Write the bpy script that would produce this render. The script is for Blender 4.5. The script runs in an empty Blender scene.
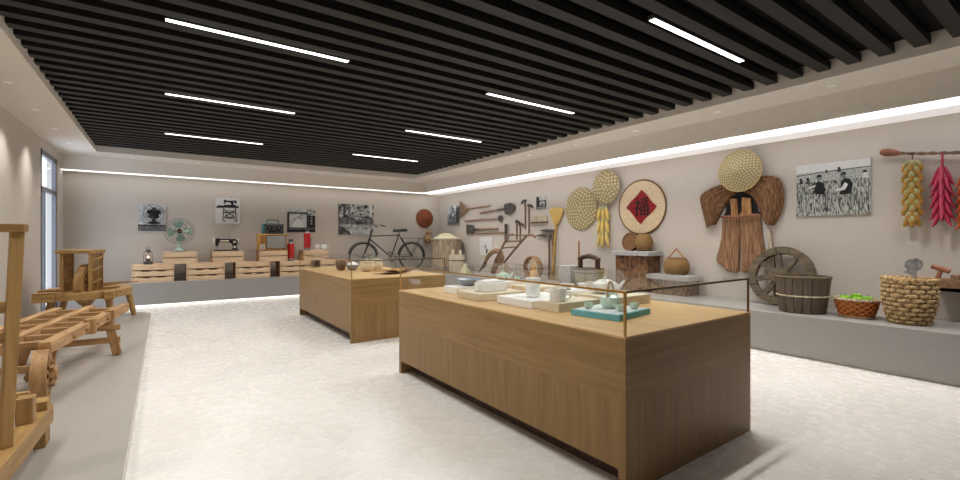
import bpy, bmesh, math, random
from mathutils import Matrix, Vector
random.seed(7)
PI = math.pi
sin, cos = math.sin, math.cos
COL = bpy.context.scene.collection
scene = bpy.context.scene

# ------------------------------------------------------------------ materials
def lin(c):
    return tuple((x/255/12.92 if x/255 <= .04045 else ((x/255+.055)/1.055)**2.4) for x in c) + (1.,)

def newmat(name):
    m = bpy.data.materials.new(name); m.use_nodes = True
    nt = m.node_tree; b = nt.nodes['Principled BSDF']
    return m, nt, b

def N(nt, t, **kw):
    n = nt.nodes.new(t)
    for k, v in kw.items(): setattr(n, k, v)
    return n

def coords(nt, scale=(1,1,1), rot=(0,0,0), kind='Object'):
    tc = N(nt, 'ShaderNodeTexCoord'); mp = N(nt, 'ShaderNodeMapping')
    mp.inputs['Scale'].default_value = scale; mp.inputs['Rotation'].default_value = rot
    nt.links.new(tc.outputs[kind], mp.inputs['Vector'])
    return mp.outputs['Vector']

def noisemat(name, c1, c2, scale=(1,1,1), nscale=6, detail=4, rough=.6, metal=0., bump=0., lo=.35, hi=.65, dist=0., spec=.5, rough2=None):
    """two colours mixed by stretched noise"""
    m, nt, b = newmat(name)
    v = coords(nt, scale)
    n = N(nt, 'ShaderNodeTexNoise'); n.inputs['Scale'].default_value = nscale; n.inputs['Detail'].default_value = detail
    n.inputs['Distortion'].default_value = dist
    nt.links.new(v, n.inputs['Vector'])
    r = N(nt, 'ShaderNodeValToRGB')
    r.color_ramp.elements[0].position = lo; r.color_ramp.elements[0].color = lin(c1)
    r.color_ramp.elements[1].position = hi; r.color_ramp.elements[1].color = lin(c2)
    nt.links.new(n.outputs['Fac'], r.inputs['Fac']); nt.links.new(r.outputs['Color'], b.inputs['Base Color'])
    b.inputs['Roughness'].default_value = rough; b.inputs['Metallic'].default_value = metal
    b.inputs['Specular IOR Level'].default_value = spec
    if bump:
        bp = N(nt, 'ShaderNodeBump'); bp.inputs['Strength'].default_value = bump; bp.inputs['Distance'].default_value = .01
        nt.links.new(n.outputs['Fac'], bp.inputs['Height']); nt.links.new(bp.outputs['Normal'], b.inputs['Normal'])
    return m

def wood(name, c1, c2, axis='x', fine=30, rough=.5, bump=.15, spec=.4):
    s = {'x': (.6, fine*.35, fine*.35), 'y': (fine*.35, .6, fine*.35), 'z': (fine*.35, fine*.35, .6)}[axis]
    return noisemat(name, c1, c2, s, 2.2, 6, rough, bump=bump, lo=.3, hi=.7, dist=.6, spec=spec)

def wavemat(name, c1, c2, scale, rot=(0,0,0), dirn='X', wscale=6, dist=1., rough=.8, bump=.5, cross=None):
    """woven or fibrous surface: bands crossed by bands"""
    m, nt, b = newmat(name)
    v = coords(nt, scale, rot)
    w = N(nt, 'ShaderNodeTexWave'); w.bands_direction = dirn
    w.inputs['Scale'].default_value = wscale; w.inputs['Distortion'].default_value = dist
    w.inputs['Detail'].default_value = 2
    nt.links.new(v, w.inputs['Vector'])
    out = w.outputs['Fac']
    if cross:
        w2 = N(nt, 'ShaderNodeTexWave'); w2.bands_direction = cross
        w2.inputs['Scale'].default_value = wscale; w2.inputs['Distortion'].default_value = dist
        nt.links.new(v, w2.inputs['Vector'])
        mm = N(nt, 'ShaderNodeMath', operation='MULTIPLY')
        nt.links.new(out, mm.inputs[0]); nt.links.new(w2.outputs['Fac'], mm.inputs[1]); out = mm.outputs[0]
    r = N(nt, 'ShaderNodeValToRGB')
    r.color_ramp.elements[0].color = lin(c1); r.color_ramp.elements[1].color = lin(c2)
    r.color_ramp.elements[0].position = .1; r.color_ramp.elements[1].position = .8
    nt.links.new(out, r.inputs['Fac']); nt.links.new(r.outputs['Color'], b.inputs['Base Color'])
    b.inputs['Roughness'].default_value = rough; b.inputs['Specular IOR Level'].default_value = .2
    bp = N(nt, 'ShaderNodeBump'); bp.inputs['Strength'].default_value = bump; bp.inputs['Distance'].default_value = .01
    nt.links.new(out, bp.inputs['Height']); nt.links.new(bp.outputs['Normal'], b.inputs['Normal'])
    return m

def plain(name, c, rough=.5, metal=0., var=.06, spec=.5):
    d = tuple(max(0, x*(1-var)) for x in c)
    return noisemat(name, d, c, nscale=14, rough=rough, metal=metal, spec=spec)

def emit(name, c, s):
    m, nt, b = newmat(name)
    b.inputs['Base Color'].default_value = lin(c)
    b.inputs['Emission Color'].default_value = lin(c); b.inputs['Emission Strength'].default_value = s
    return m

def glassmat(name, tint=(254,255,254), refl=1.0):
    m = bpy.data.materials.new(name); m.use_nodes = True; nt = m.node_tree; nt.nodes.clear()
    o = N(nt, 'ShaderNodeOutputMaterial'); mx = N(nt, 'ShaderNodeMixShader')
    t = N(nt, 'ShaderNodeBsdfTransparent'); t.inputs['Color'].default_value = lin(tint)
    g = N(nt, 'ShaderNodeBsdfGlossy'); g.inputs['Roughness'].default_value = .01
    f = N(nt, 'ShaderNodeLayerWeight'); f.inputs['Blend'].default_value = .5
    pw = N(nt, 'ShaderNodeMath', operation='POWER'); pw.inputs[1].default_value = 5.
    mu = N(nt, 'ShaderNodeMath', operation='MULTIPLY_ADD'); mu.inputs[1].default_value = .4*refl; mu.inputs[2].default_value = .035*refl
    nt.links.new(f.outputs['Facing'], pw.inputs[0]); nt.links.new(pw.outputs[0], mu.inputs[0]); nt.links.new(mu.outputs[0], mx.inputs['Fac'])
    nt.links.new(t.outputs[0], mx.inputs[1]); nt.links.new(g.outputs[0], mx.inputs[2]); nt.links.new(mx.outputs[0], o.inputs['Surface'])
    return m

MT = {}
MT['wall'] = noisemat('linen_wall', (202,194,184), (209,201,191), (30,30,1.5), 3, 3, .85, lo=.2, hi=.8, spec=.2)
MT['soffit'] = plain('cream_paint', (224,217,208), .8, var=.02, spec=.2)
MT['black'] = noisemat('black_batten', (33,33,32), (40,40,39), (.5,8,8), 3, 3, .55, spec=.25)
MT['void'] = plain('dark_ceiling', (34,33,31), .9, spec=.1)
MT['grey'] = plain('grey_lacquer', (158,154,150), .38, var=.02)
MT['greyp'] = plain('grey_platform', (174,169,161), .3, var=.02)
MT['lightgrey'] = plain('grey_edge', (226,222,214), .5, var=.02)
MT['frame'] = plain('grey_aluminium', (112,112,114), .45, .1)
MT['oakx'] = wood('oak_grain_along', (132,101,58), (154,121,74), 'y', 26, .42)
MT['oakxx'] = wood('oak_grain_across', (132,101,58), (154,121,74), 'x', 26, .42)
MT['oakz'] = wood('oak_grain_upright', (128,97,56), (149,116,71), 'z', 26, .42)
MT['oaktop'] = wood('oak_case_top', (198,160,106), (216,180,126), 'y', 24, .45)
MT['brass'] = plain('brushed_brass', (206,164,96), .3, 1.)
MT['bronze'] = plain('dark_bronze', (120,94,58), .35, 1.)
MT['glass'] = glassmat('clear_glass')
MT['wpane'] = glassmat('window_glass', (240,246,255))
MT['pine'] = wood('crate_pine', (214,178,140), (236,206,170), 'x', 20, .6)
MT['pine2'] = wood('crate_pine_end', (160,118,86), (190,148,112), 'y', 20, .65)
MT['gold'] = wood('golden_wood', (142,107,60), (188,150,94), 'z', 24, .5)
MT['goldx'] = wood('golden_wood_x', (142,107,60), (188,150,94), 'x', 24, .5)
MT['goldy'] = wood('golden_wood_y', (146,110,62), (190,152,96), 'y', 24, .5)
MT['tan'] = wood('tan_wood', (158,118,75), (200,160,112), 'y', 22, .55)
MT['tanx'] = wood('tan_wood_x', (154,115,73), (196,157,109), 'x', 22, .55)
MT['tanz'] = wood('tan_wood_z', (148,109,68), (190,149,102), 'z', 22, .55)
MT['oldwood'] = wood('weathered_dark_wood', (72,62,52), (112,98,82), 'z', 30, .8, .4)
MT['oldwoodx'] = wood('weathered_dark_wood_x', (74,64,50), (116,102,80), 'x', 30, .8, .4)
MT['handle'] = wood('tool_handle', (126,97,70), (166,130,98), 'x', 20, .6)
MT['handlez'] = wood('tool_handle_upright', (108,84,66), (142,113,90), 'z', 20, .6)
MT['ploughw'] = wood('plough_wood', (112,84,60), (158,126,96), 'z', 18, .65)
MT['iron'] = noisemat('old_iron', (62,59,56), (116,109,102), nscale=18, rough=.7, metal=.4, bump=.2)
MT['steel'] = noisemat('grey_steel', (120,124,128), (170,174,178), nscale=14, rough=.5, metal=.4)
MT['straw'] = wavemat('straw', (176,150,98), (222,202,150), (1,1,1), dirn='DIAGONAL', wscale=30, dist=2, bump=.4)
for i, a in enumerate((0, PI/3, -PI/3)):
    MT['weave%d' % i] = wavemat('bamboo_weave_%d' % i, (160,146,106), (222,209,168), (1,1,1), (0,a,0), 'X', 4.2, .25, .8, .5, 'Z')
    MT['hatweave%d' % i] = wavemat('hat_weave_%d' % i, (162,148,108), (222,209,168), (1,1,1), (0,a,0), 'X', 7.5, .3, .8, .5, 'Z')
MT['basket'] = wavemat('wicker', (86,64,36), (176,140,92), (1,1,1), dirn='Z', wscale=16, dist=1.5, bump=.6)
MT['rushlt'] = noisemat('rush_weave', (150,116,70), (216,186,136), (1,1,1), 34, 3, .75, bump=.3)
def crevice_shade(name, base):  # shade in the hollows of the weave, multiplied into the base colour
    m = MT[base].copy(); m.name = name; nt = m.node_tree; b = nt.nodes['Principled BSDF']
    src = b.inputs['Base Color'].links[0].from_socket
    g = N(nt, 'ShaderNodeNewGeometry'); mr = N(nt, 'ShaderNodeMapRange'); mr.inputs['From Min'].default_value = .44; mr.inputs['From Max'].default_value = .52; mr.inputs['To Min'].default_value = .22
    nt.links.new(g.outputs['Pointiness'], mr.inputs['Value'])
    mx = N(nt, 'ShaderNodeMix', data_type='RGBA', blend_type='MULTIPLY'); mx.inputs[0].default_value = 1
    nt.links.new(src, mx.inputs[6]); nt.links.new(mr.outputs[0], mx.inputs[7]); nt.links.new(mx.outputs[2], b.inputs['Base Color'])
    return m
MT['rushp'] = crevice_shade('plaited_rush', 'rushlt')
MT['sieve'] = wavemat('sieve_weave', (70,46,32), (176,138,108), (1,1,1), (0,0,0), 'X', 7, .3, .8, .5, 'Z')
MT['orange_weave'] = wavemat('orange_wicker', (160,86,40), (220,140,78), (1,1,1), dirn='Z', wscale=18, dist=1.2, bump=.5, cross=None)
MT['husko'] = noisemat('ochre_husk', (142,136,84), (182,174,122), (8,8,1), 6, 4, .7)
MT['orangep'] = crevice_shade('plaited_orange', 'orange_weave')
MT['rim'] = noisemat('pale_rim', (150,132,106), (216,202,172), (1,1,1), 40, 2, .7, bump=.3)
MT['coir'] = noisemat('coir_fibre', (112,82,60), (176,138,108), (16,16,1.0), 4, 6, .95, bump=.35, spec=.1)
MT['coird'] = noisemat('dark_coir', (92,66,46), (150,114,84), (14,14,2.), 4, 6, .95, bump=.35, spec=.1)
MT['coirl'] = noisemat('light_coir', (150,108,70), (196,154,108), (9,9,1), 4, 6, .95, bump=.5, spec=.1)
MT['brownhat'] = wavemat('brown_straw', (120,66,40), (182,118,82), (1,1,1), dirn='X', wscale=24, dist=1.5, bump=.4, cross='Z')
MT['gourd'] = plain('gourd_skin', (170,138,98), .5, var=.18)
MT['gourdo'] = plain('orange_gourd', (206,160,92), .45, var=.12)
MT['black_enamel'] = plain('black_enamel', (24,23,22), .3)
MT['satin'] = plain('dark_bike_paint', (46,40,36), .4, .2)
MT['rubber'] = plain('tyre_rubber', (44,42,42), .7)
MT['wire'] = plain('steel_wire', (128,128,124), .4, .3)
MT['mint'] = plain('mint_paint', (160,190,170), .35)
MT['mintd'] = plain('mint_blade', (134,164,142), .35)
MT['red'] = plain('red_enamel', (196,30,30), .32, var=.08)
MT['tvgold'] = wood('ochre_cabinet', (172,118,44), (204,150,70), 'z', 12, .4)
MT['screen'] = noisemat('grey_screen', (140,136,128), (164,160,152), nscale=2, rough=.15)
MT['teal'] = plain('teal_plastic', (44,108,108), .4)
MT['dkgrey'] = plain('dark_grey_plastic', (70,68,66), .45)
MT['white'] = plain('white_ceramic', (250,250,248), .3, var=.02)
MT['whitebox'] = plain('white_board', (250,249,246), .6, var=.02)
MT['cream'] = plain('cream_board', (228,216,190), .6, var=.03)
MT['bluegrey'] = plain('blue_grey_glaze', (150,160,172), .3, var=.08)
MT['celadon'] = plain('celadon_glaze', (220,244,228), .25, var=.05)
MT['bamboo'] = plain('bamboo_handle', (206,178,140), .5, var=.1)
MT['cyan'] = plain('turquoise_cloth', (112,190,200), .7, var=.08)
MT['paleblue'] = plain('pale_mat', (214,222,220), .8, var=.05)
MT['brownjar'] = plain('brown_clay', (120,92,74), .6, var=.2)
MT['stone'] = noisemat('grey_granite', (132,130,130), (196,194,194), nscale=60, detail=4, rough=.8, bump=.2)
MT['brick'] = noisemat('dark_bark_block', (62,42,30), (140,100,66), (8,8,4), 3, 6, .85, bump=.5)
MT['brick2'] = noisemat('pale_bark_block', (92,74,60), (158,134,112), (8,8,4), 3, 6, .85, bump=.5)
MT['log'] = noisemat('pale_trunk', (128,110,90), (176,158,134), (6,6,1), 4, 6, .85, bump=.4)
MT['palewood'] = wood('bleached_wood', (186,174,150), (222,212,190), 'z', 18, .7)
MT['tub'] = wood('grey_tub_wood', (150,142,128), (186,178,160), 'z', 18, .7)
MT['darkh'] = wood('dark_carved_wood', (52,36,28), (84,60,44), 'x', 18, .55)
MT['ycorn'] = noisemat('yellow_corn', (206,172,82), (240,216,134), nscale=60, rough=.5, bump=.4)
MT['ocorn'] = noisemat('ochre_corn', (164,118,42), (204,158,74), nscale=60, rough=.5, bump=.4)
MT['husk'] = noisemat('green_husk', (166,166,108), (204,204,152), (8,8,1), 6, 4, .7)
MT['chili'] = plain('magenta_chili', (186,44,80), .45, var=.12)
MT['chilio'] = plain('orange_chili', (214,84,30), .35, var=.12)
MT['apple'] = noisemat('green_apple', (104,168,28), (150,206,56), nscale=5, rough=.3)
MT['mat'] = noisemat('woven_rush_disc', (206,180,142), (234,214,182), nscale=70, detail=3, rough=.8, bump=.3)
MT['discrim'] = plain('brown_bamboo_rim', (128,88,52), .6, var=.15)
MT['redpaper'] = plain('red_paper', (146,10,12), .6, var=.06)
MT['ink'] = plain('black_ink', (6,4,4), .7)
MT['p_white'] = plain('print_white', (222,222,220), .5, var=.03)
MT['p_light'] = noisemat('print_light', (160,162,162), (214,216,216), nscale=9, rough=.5)
MT['p_mid'] = noisemat('print_mid', (96,98,98), (150,152,152), nscale=16, rough=.5)
MT['p_dark'] = noisemat('print_dark', (34,36,38), (86,88,90), nscale=22, rough=.5)
MT['p_black'] = plain('print_black', (18,19,21), .5)
MT['p_grain'] = noisemat('print_grain_field', (26,38,42), (200,204,196), (30,1,10), 1.6, 5, .5, lo=.36, hi=.62)
MT['p_far'] = noisemat('print_far_field', (120,130,128), (220,222,214), (30,1,40), 2, 4, .5)
MT['p_leaf'] = noisemat('print_foliage', (28,28,28), (200,200,200), (1,1,1), 12, 6, .5, lo=.4, hi=.6)
MT['bluepic'] = noisemat('print_blue_grey', (112,122,130), (166,174,180), nscale=8, rough=.5)
MT['broom'] = noisemat('broom_straw', (196,160,82), (228,198,124), (30,30,1), 3, 4, .8, bump=.4)
MT['broomh'] = plain('yellow_bamboo', (204,164,74), .5, var=.15)
MT['cloth'] = plain('pale_green_cloth', (200,194,156), .9, var=.1)
MT['twig'] = noisemat('twisted_twig', (78,60,46), (150,126,100), (3,30,30), 3, 4, .8, bump=.5)
MT['knob'] = noisemat('red_brown_wood', (118,70,48), (160,104,74), nscale=10, rough=.6)
MT['flame'] = emit('lamp_flame', (255,214,150), 4.)
MT['led'] = emit('led_panel', (255,253,250), 3.)
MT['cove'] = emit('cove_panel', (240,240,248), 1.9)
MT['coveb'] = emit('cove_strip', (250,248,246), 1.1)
MT['lipglow'] = emit('cove_lip_glow', (214,210,208), .55)  # lip is no lamp; light caught from the cove put in as emission
MT['toe'] = emit('toe_led', (255,252,246), 1.2)
MT['down'] = emit('downlight_disc', (255,248,236), 3.)

# floor: pale stone with faint veins
m, nt, b = newmat('pale_marble')
v = coords(nt)
n1 = N(nt, 'ShaderNodeTexNoise'); n1.inputs['Scale'].default_value = 1.3; n1.inputs['Detail'].default_value = 9; n1.inputs['Roughness'].default_value = .52; n1.inputs['Distortion'].default_value = .8
n2 = N(nt, 'ShaderNodeTexNoise'); n2.inputs['Scale'].default_value = 9; n2.inputs['Detail'].default_value = 6
nt.links.new(v, n1.inputs['Vector']); nt.links.new(v, n2.inputs['Vector'])
r = N(nt, 'ShaderNodeValToRGB')
r.color_ramp.elements[0].position = .36; r.color_ramp.elements[0].color = lin((231,227,220))
r.color_ramp.elements[1].position = .6; r.color_ramp.elements[1].color = lin((239,235,229))
nt.links.new(n1.outputs['Fac'], r.inputs['Fac']); nt.links.new(r.outputs['Color'], b.inputs['Base Color'])
rr = N(nt, 'ShaderNodeMapRange'); rr.inputs['To Min'].default_value = .14; rr.inputs['To Max'].default_value = .40
nt.links.new(n2.outputs['Fac'], rr.inputs['Value']); nt.links.new(rr.outputs[0], b.inputs['Roughness'])
bp = N(nt, 'ShaderNodeBump'); bp.inputs['Strength'].default_value = .06; bp.inputs['Distance'].default_value = .02
MT['floor'] = m

# ------------------------------------------------------------------ mesh builder
class MB:
    def __init__(s): s.v, s.f, s.mi, s.sm = [], [], [], []
    def add(s, vs, fs, mi=0, sm=False, X=None):
        o = len(s.v)
        s.v += [tuple(X @ Vector(p)) if X is not None else tuple(p) for p in vs]
        for f in fs: s.f.append(tuple(i+o for i in f)); s.mi.append(mi); s.sm.append(sm)
        return s
    def box(s, c, d, mi=0, X=None):
        x, y, z = d[0]/2, d[1]/2, d[2]/2
        vs = [(c[0]+a*x, c[1]+e*y, c[2]+g*z) for a in (-1,1) for e in (-1,1) for g in (-1,1)]
        return s.add(vs, [(0,1,3,2),(4,6,7,5),(0,4,5,1),(2,3,7,6),(0,2,6,4),(1,5,7,3)], mi, False, X)
    def b2(s, a, e, mi=0):
        return s.box([(a[i]+e[i])/2 for i in range(3)], [abs(e[i]-a[i]) for i in range(3)], mi)
    def bar(s, p, q, w, h, mi=0, up=(0,0,1), w2=None, h2=None):
        p, q = Vector(p), Vector(q); d = (q-p).normalized(); up = Vector(up)
        sd = d.cross(up)
        if sd.length < 1e-4: sd = d.cross(Vector((1,0,0)))
        sd.normalize(); u = sd.cross(d).normalized()
        w2 = w2 or w; h2 = h2 or h
        vs = []
        for c, ww, hh in ((p,w,h),(q,w2,h2)):
            for a, e in ((-1,-1),(1,-1),(1,1),(-1,1)): vs.append(c + sd*a*ww/2 + u*e*hh/2)
        return s.add(vs, [(0,3,2,1),(4,5,6,7),(0,1,5,4),(1,2,6,5),(2,3,7,6),(3,0,4,7)], mi)
    def tube(s, pts, r, n=8, mi=0, caps=True, X=None, closed=False):
        P = [Vector(p) for p in pts]; k = len(P)
        R = r if isinstance(r, (list,tuple)) else [r]*k
        vs, fs = [], []
        ref = None
        for i in range(k):
            if closed: t = P[(i+1)%k]-P[i-1]
            else: t = P[min(i+1,k-1)]-P[max(i-1,0)]
            t.normalize()
            if ref is None:
                ref = Vector((0,0,1)) if abs(t.z) < .9 else Vector((1,0,0))
            a = t.cross(ref).normalized(); bb = a.cross(t).normalized(); ref = bb
            for j in range(n):
                w = 2*PI*j/n; vs.append(P[i] + (a*cos(w)+bb*sin(w))*R[i])
        for i in range(k if closed else k-1):
            for j in range(n):
                a0, a1 = i*n+j, i*n+(j+1)%n; i2 = (i+1)%k
                fs.append((a0, a1, i2*n+(j+1)%n, i2*n+j))
        s.add(vs, fs, mi, True, X)
        if caps and not closed:
            s.add(vs[:n], [tuple(range(n))[::-1]], mi, False, X); s.add(vs[-n:], [tuple(range(n))], mi, False, X)
        return s
    def cyl(s, p, q, r, r2=None, n=16, mi=0): return s.tube([p, q], [r, r if r2 is None else r2], n, mi)
    def lathe(s, prof, n=24, c=(0,0,0), mi=0, X=None, fn=None):
        vs, fs = [], []; k = len(prof)
        for i, (r, z) in enumerate(prof):
            for j in range(n):
                w = 2*PI*j/n; rr = r + (fn(i, j) if fn else 0)
                vs.append((c[0]+rr*cos(w), c[1]+rr*sin(w), c[2]+z))
        for i in range(k-1):
            for j in range(n): fs.append((i*n+j, i*n+(j+1)%n, (i+1)*n+(j+1)%n, (i+1)*n+j))
        s.add(vs, fs, mi, True, X)
        if prof[0][0] > 1e-5: s.add(vs[:n], [tuple(range(n))[::-1]], mi, False, X)
        if prof[-1][0] > 1e-5: s.add(vs[-n:], [tuple(range(n))], mi, False, X)
        return s
    def sphere(s, c, r, nu=14, nv=9, mi=0, X=None):
        if not isinstance(r, (list,tuple)): r = (r,r,r)
        vs, fs = [], []
        for i in range(nv+1):
            a = PI*i/nv
            for j in range(nu):
                w = 2*PI*j/nu
                vs.append((c[0]+r[0]*max(sin(a),.002)*cos(w), c[1]+r[1]*max(sin(a),.002)*sin(w), c[2]-r[2]*cos(a)))
        for i in range(nv):
            for j in range(nu): fs.append((i*nu+j, i*nu+(j+1)%nu, (i+1)*nu+(j+1)%nu, (i+1)*nu+j))
        return s.add(vs, fs, mi, True, X)
    def torus(s, c, R, r, n=32, m=6, mi=0, plane='xz', ry=None):
        ry = ry or R
        pts = []
        for i in range(n):
            w = 2*PI*i/n; a, e = R*cos(w), ry*sin(w)
            pts.append((c[0]+a, c[1], c[2]+e) if plane == 'xz' else (c[0]+a, c[1]+e, c[2]) if plane == 'xy' else (c[0], c[1]+a, c[2]+e))
        return s.tube(pts, r, m, mi, closed=True)
    def prism(s, poly, y0, y1, mi=0, sm=False):
        """polygon in x,z (front view) extruded from y0 to y1"""
        n = len(poly)
        vs = [(x, y0, z) for x, z in poly] + [(x, y1, z) for x, z in poly]
        s.add(vs, [tuple(range(n)), tuple(range(2*n-1, n-1, -1))], mi)
        s.add(vs, [(i, (i+1) % n, n+(i+1) % n, n+i) for i in range(n)], mi, sm)
        return s
    def prismz(s, poly, z0, z1, mi=0, sm=False):
        n = len(poly)
        vs = [(x, y, z0) for x, y in poly] + [(x, y, z1) for x, y in poly]
        s.add(vs, [tuple(range(n)), tuple(range(2*n-1, n-1, -1))], mi)
        s.add(vs, [(i, (i+1) % n, n+(i+1) % n, n+i) for i in range(n)], mi, sm)
        return s
    def flat(s, poly, y, mi=0):
        s.add([(x, y, z) for x, z in poly], [tuple(range(len(poly)))], mi); return s
    def grid(s, fn, nu, nv, mi=0, thick=0.):
        vs, fs = [], []
        for i in range(nu+1):
            for j in range(nv+1): vs.append(fn(i/nu, j/nv))
        for i in range(nu):
            for j in range(nv): a = i*(nv+1)+j; fs.append((a, a+1, a+nv+2, a+nv+1))
        return s.add(vs, fs, mi, True)
    def build(s, name, mats, parent=None, loc=(0,0,0), rz=0., world=False, bev=0., solid=0., recalc=True):
        me = bpy.data.meshes.new(name)
        off = Vector(parent.location) if (world and parent) else Vector((0,0,0))
        me.from_pydata([tuple(Vector(p)-off) for p in s.v], [], s.f)
        if isinstance(mats, str): mats = [mats]
        for k in mats: me.materials.append(MT[k])
        me.polygons.foreach_set('material_index', s.mi); me.polygons.foreach_set('use_smooth', s.sm)
        if recalc:
            bm = bmesh.new(); bm.from_mesh(me); bmesh.ops.remove_doubles(bm, verts=bm.verts, dist=1e-6)
            bmesh.ops.recalc_face_normals(bm, faces=bm.faces); bm.to_mesh(me); bm.free()
        me.set_sharp_from_angle(angle=math.radians(42))
        o = bpy.data.objects.new(name, me); COL.objects.link(o)
        o.parent = parent; o.location = loc; o.rotation_euler = (0,0,rz)
        if bev:
            md = o.modifiers.new('bevel', 'BEVEL'); md.width = bev; md.segments = 2; md.limit_method = 'ANGLE'
        if solid:
            md = o.modifiers.new('solid', 'SOLIDIFY'); md.thickness = solid; md.offset = 0
        return o

def tag(o, label, cat, group=None, kind=None):
    o['label'] = label; o['category'] = cat
    if group: o['group'] = group
    if kind: o['kind'] = kind
    return o
def thing(name, label, cat, loc=(0,0,0), rz=0., group=None):
    o = bpy.data.objects.new(name, None); COL.objects.link(o); o.empty_display_size = .1
    o.location = loc; o.rotation_euler = (0,0,rz)
    return tag(o, label, cat, group)
def struct(o): o['kind'] = 'structure'; return o
def plabel(o, t): o['label'] = t; return o
def dup(root, loc, rz=None, label=None, group=None):
    r = root.copy(); COL.objects.link(r); r.location = loc
    if rz is not None: r.rotation_euler = (0,0,rz)
    if label: r['label'] = label
    if group: r['group'] = group
    for ch in root.children:
        c = ch.copy(); COL.objects.link(c); c.parent = r
        for g in ch.children:
            d = g.copy(); COL.objects.link(d); d.parent = c
    return r
def clone(o, parent, loc=None, rot=None, scale=None):
    c = o.copy(); COL.objects.link(c); c.parent = parent
    if loc is not None: c.location = loc
    if rot is not None: c.rotation_euler = rot
    if scale is not None: c.scale = scale
    return c
RW = -PI/2          # things on the right-hand wall: local x runs to the viewer's right, local y into the wall

# ------------------------------------------------------------------ room shell
WX, LX, BY, FY = 7.6, -1.79, 13.2, -2.6      # right wall, left wall, far wall, near wall
CX0, CX1, CY0, CY1 = -1.137, 6.05, -1.2, 12.05   # opening with the battens
ZS, ZB = 3.30, 2.985                          # soffit, bottom of the light cove bulkhead

struct(MB().b2((LX-.2, FY-.2, -.1), (WX+.2, BY+.2, 0)).build('floor', 'floor'))
struct(MB().b2((WX, FY, 0), (WX+.15, BY+.15, 3.75)).build('wall_right', 'wall'))
struct(MB().b2((LX-.15, BY, 0), (WX, BY+.15, 3.75)).build('wall_back', 'wall'))
struct(MB().b2((LX-.15, FY-.15, 0), (WX+.15, FY, 3.75)).build('wall_front', 'frame'))
w0, w1, wb, wt = 10.98, 12.38, .12, 3.12      # window opening
mb = MB()
mb.b2((LX-.15, FY, 0), (LX, w0, 3.75)); mb.b2((LX-.15, w1, 0), (LX, BY, 3.75))
mb.b2((LX-.15, w0, 0), (LX, w1, wb)); mb.b2((LX-.15, w0, wt), (LX, w1, 3.75))
struct(mb.build('wall_left', 'wall'))
# window with a transom light
win = bpy.data.objects.new('window_1', None); COL.objects.link(win); win.location = (LX-.06, (w0+w1)/2, wb); struct(win)
mb = MB()
fx0, fx1 = LX-.05, LX+.010
for a, e in (((w0,wb),(w0+.05,wt)), ((w1-.13,wb),(w1,wt)), ((w0,wt-.10),(w1,wt)), ((w0,wb),(w1,wb+.08)), ((w0,2.38),(w1,2.46))):
    mb.b2((fx0, a[0], a[1]), (fx1, e[0], e[1]))
mb.b2((fx0, 11.34, wb), (fx1-.02, 11.46, 2.38))
mb.build('window_frame', 'frame', win, world=True)
mb = MB().b2((LX-.030, w0+.05, wb+.08), (LX-.024, w1-.13, wt-.1))
mb.build('pane', 'wpane', win, world=True)

# soffits
mb = MB()
zt = ZS+.09
mb.b2((LX, FY, ZS), (CX0, BY, ZS+.12)); mb.b2((CX1, FY, ZS), (WX, BY, ZS+.12))
mb.b2((CX0, CY1, ZS), (CX1, BY, ZS+.12)); mb.b2((CX0, FY, ZS), (CX1, CY0, ZS+.12))
mb.b2((CX0-.03, CY0, ZS+.12), (CX0, CY1, 3.62)); mb.b2((CX1, CY0, ZS+.12), (CX1+.03, CY1, 3.62)); mb.b2((CX0, CY1, ZS+.12), (CX1, CY1+.03, 3.62))
ceil = struct(mb.build('ceiling', 'soffit'))
struct(MB().b2((LX, FY, 3.60), (WX, BY, 3.72)).build('ceiling_slab', 'void'))
# black battens hung across the opening
batten = MB().b2((CX0+.004, 0, 3.385), (CX1-.004, .118, 3.47)).build('batten', 'black', ceil)
k = 0
y = 1.052 - .2655*8
first = True
while y < CY1-.13:
    if first: batten.location = (0, y, 0); first = False
    else: clone(batten, ceil, (0, y, 0))
    y += .2655
# dark board right above the battens
MB().b2((CX0, CY0, 3.50), (CX1, CY1, 3.53)).build('ceiling_board', 'void', ceil)

# bulkhead that drops along the right and the far wall, with the lit cove behind it
BX, BBY = 6.74, 12.74
mb = MB()
mb.b2((BX, FY, ZB), (BX+.02, BBY, ZS)); mb.b2((LX, BBY, ZB), (WX, BBY+.02, ZS))
mb.b2((LX, BBY+.30, ZB-.001), (WX, BY, ZB+.02))
trim1 = struct(mb.build('trim_1', 'soffit'))
struct(MB().b2((7.161, FY, ZB-.001), (WX, BY, ZB+.02)).build('trim_4', 'lipglow'))
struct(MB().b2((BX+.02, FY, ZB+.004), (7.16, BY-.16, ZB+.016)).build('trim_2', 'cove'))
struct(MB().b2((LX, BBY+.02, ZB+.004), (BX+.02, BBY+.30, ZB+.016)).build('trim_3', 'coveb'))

# ------------------------------------------------------------------ plinths
# L-shaped display plinth along the far and the right wall
PL = .54
pl = thing('display_plinth', 'low grey L-shaped display plinth running along the far wall and the right-hand wall', 'plinth', (7.0, 12.8, 0))
mb = MB()
poly = [(LX+.001, 12.42), (6.57, 12.42), (6.57, -1.5), (WX-.001, -1.5), (WX-.001, BY-.001), (LX+.001, BY-.001)]
mb.prismz(poly, .045, PL)
mb.build('plinth_body', 'grey', pl, world=True, bev=.006)
mb = MB(); ins = [(LX+.001, 12.47), (6.62, 12.47), (6.62, -1.5), (WX-.001, -1.5), (WX-.001, BY-.001), (LX+.001, BY-.001)]
mb.prismz(ins, 0, .045)
mb.build('toe_kick', 'lightgrey', pl, world=True)
mb = MB(); mb.b2((-1.0, 12.455, .012), (6.60, 12.469, .04))
mb.build('light_strip', 'toe', pl, world=True)
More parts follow.
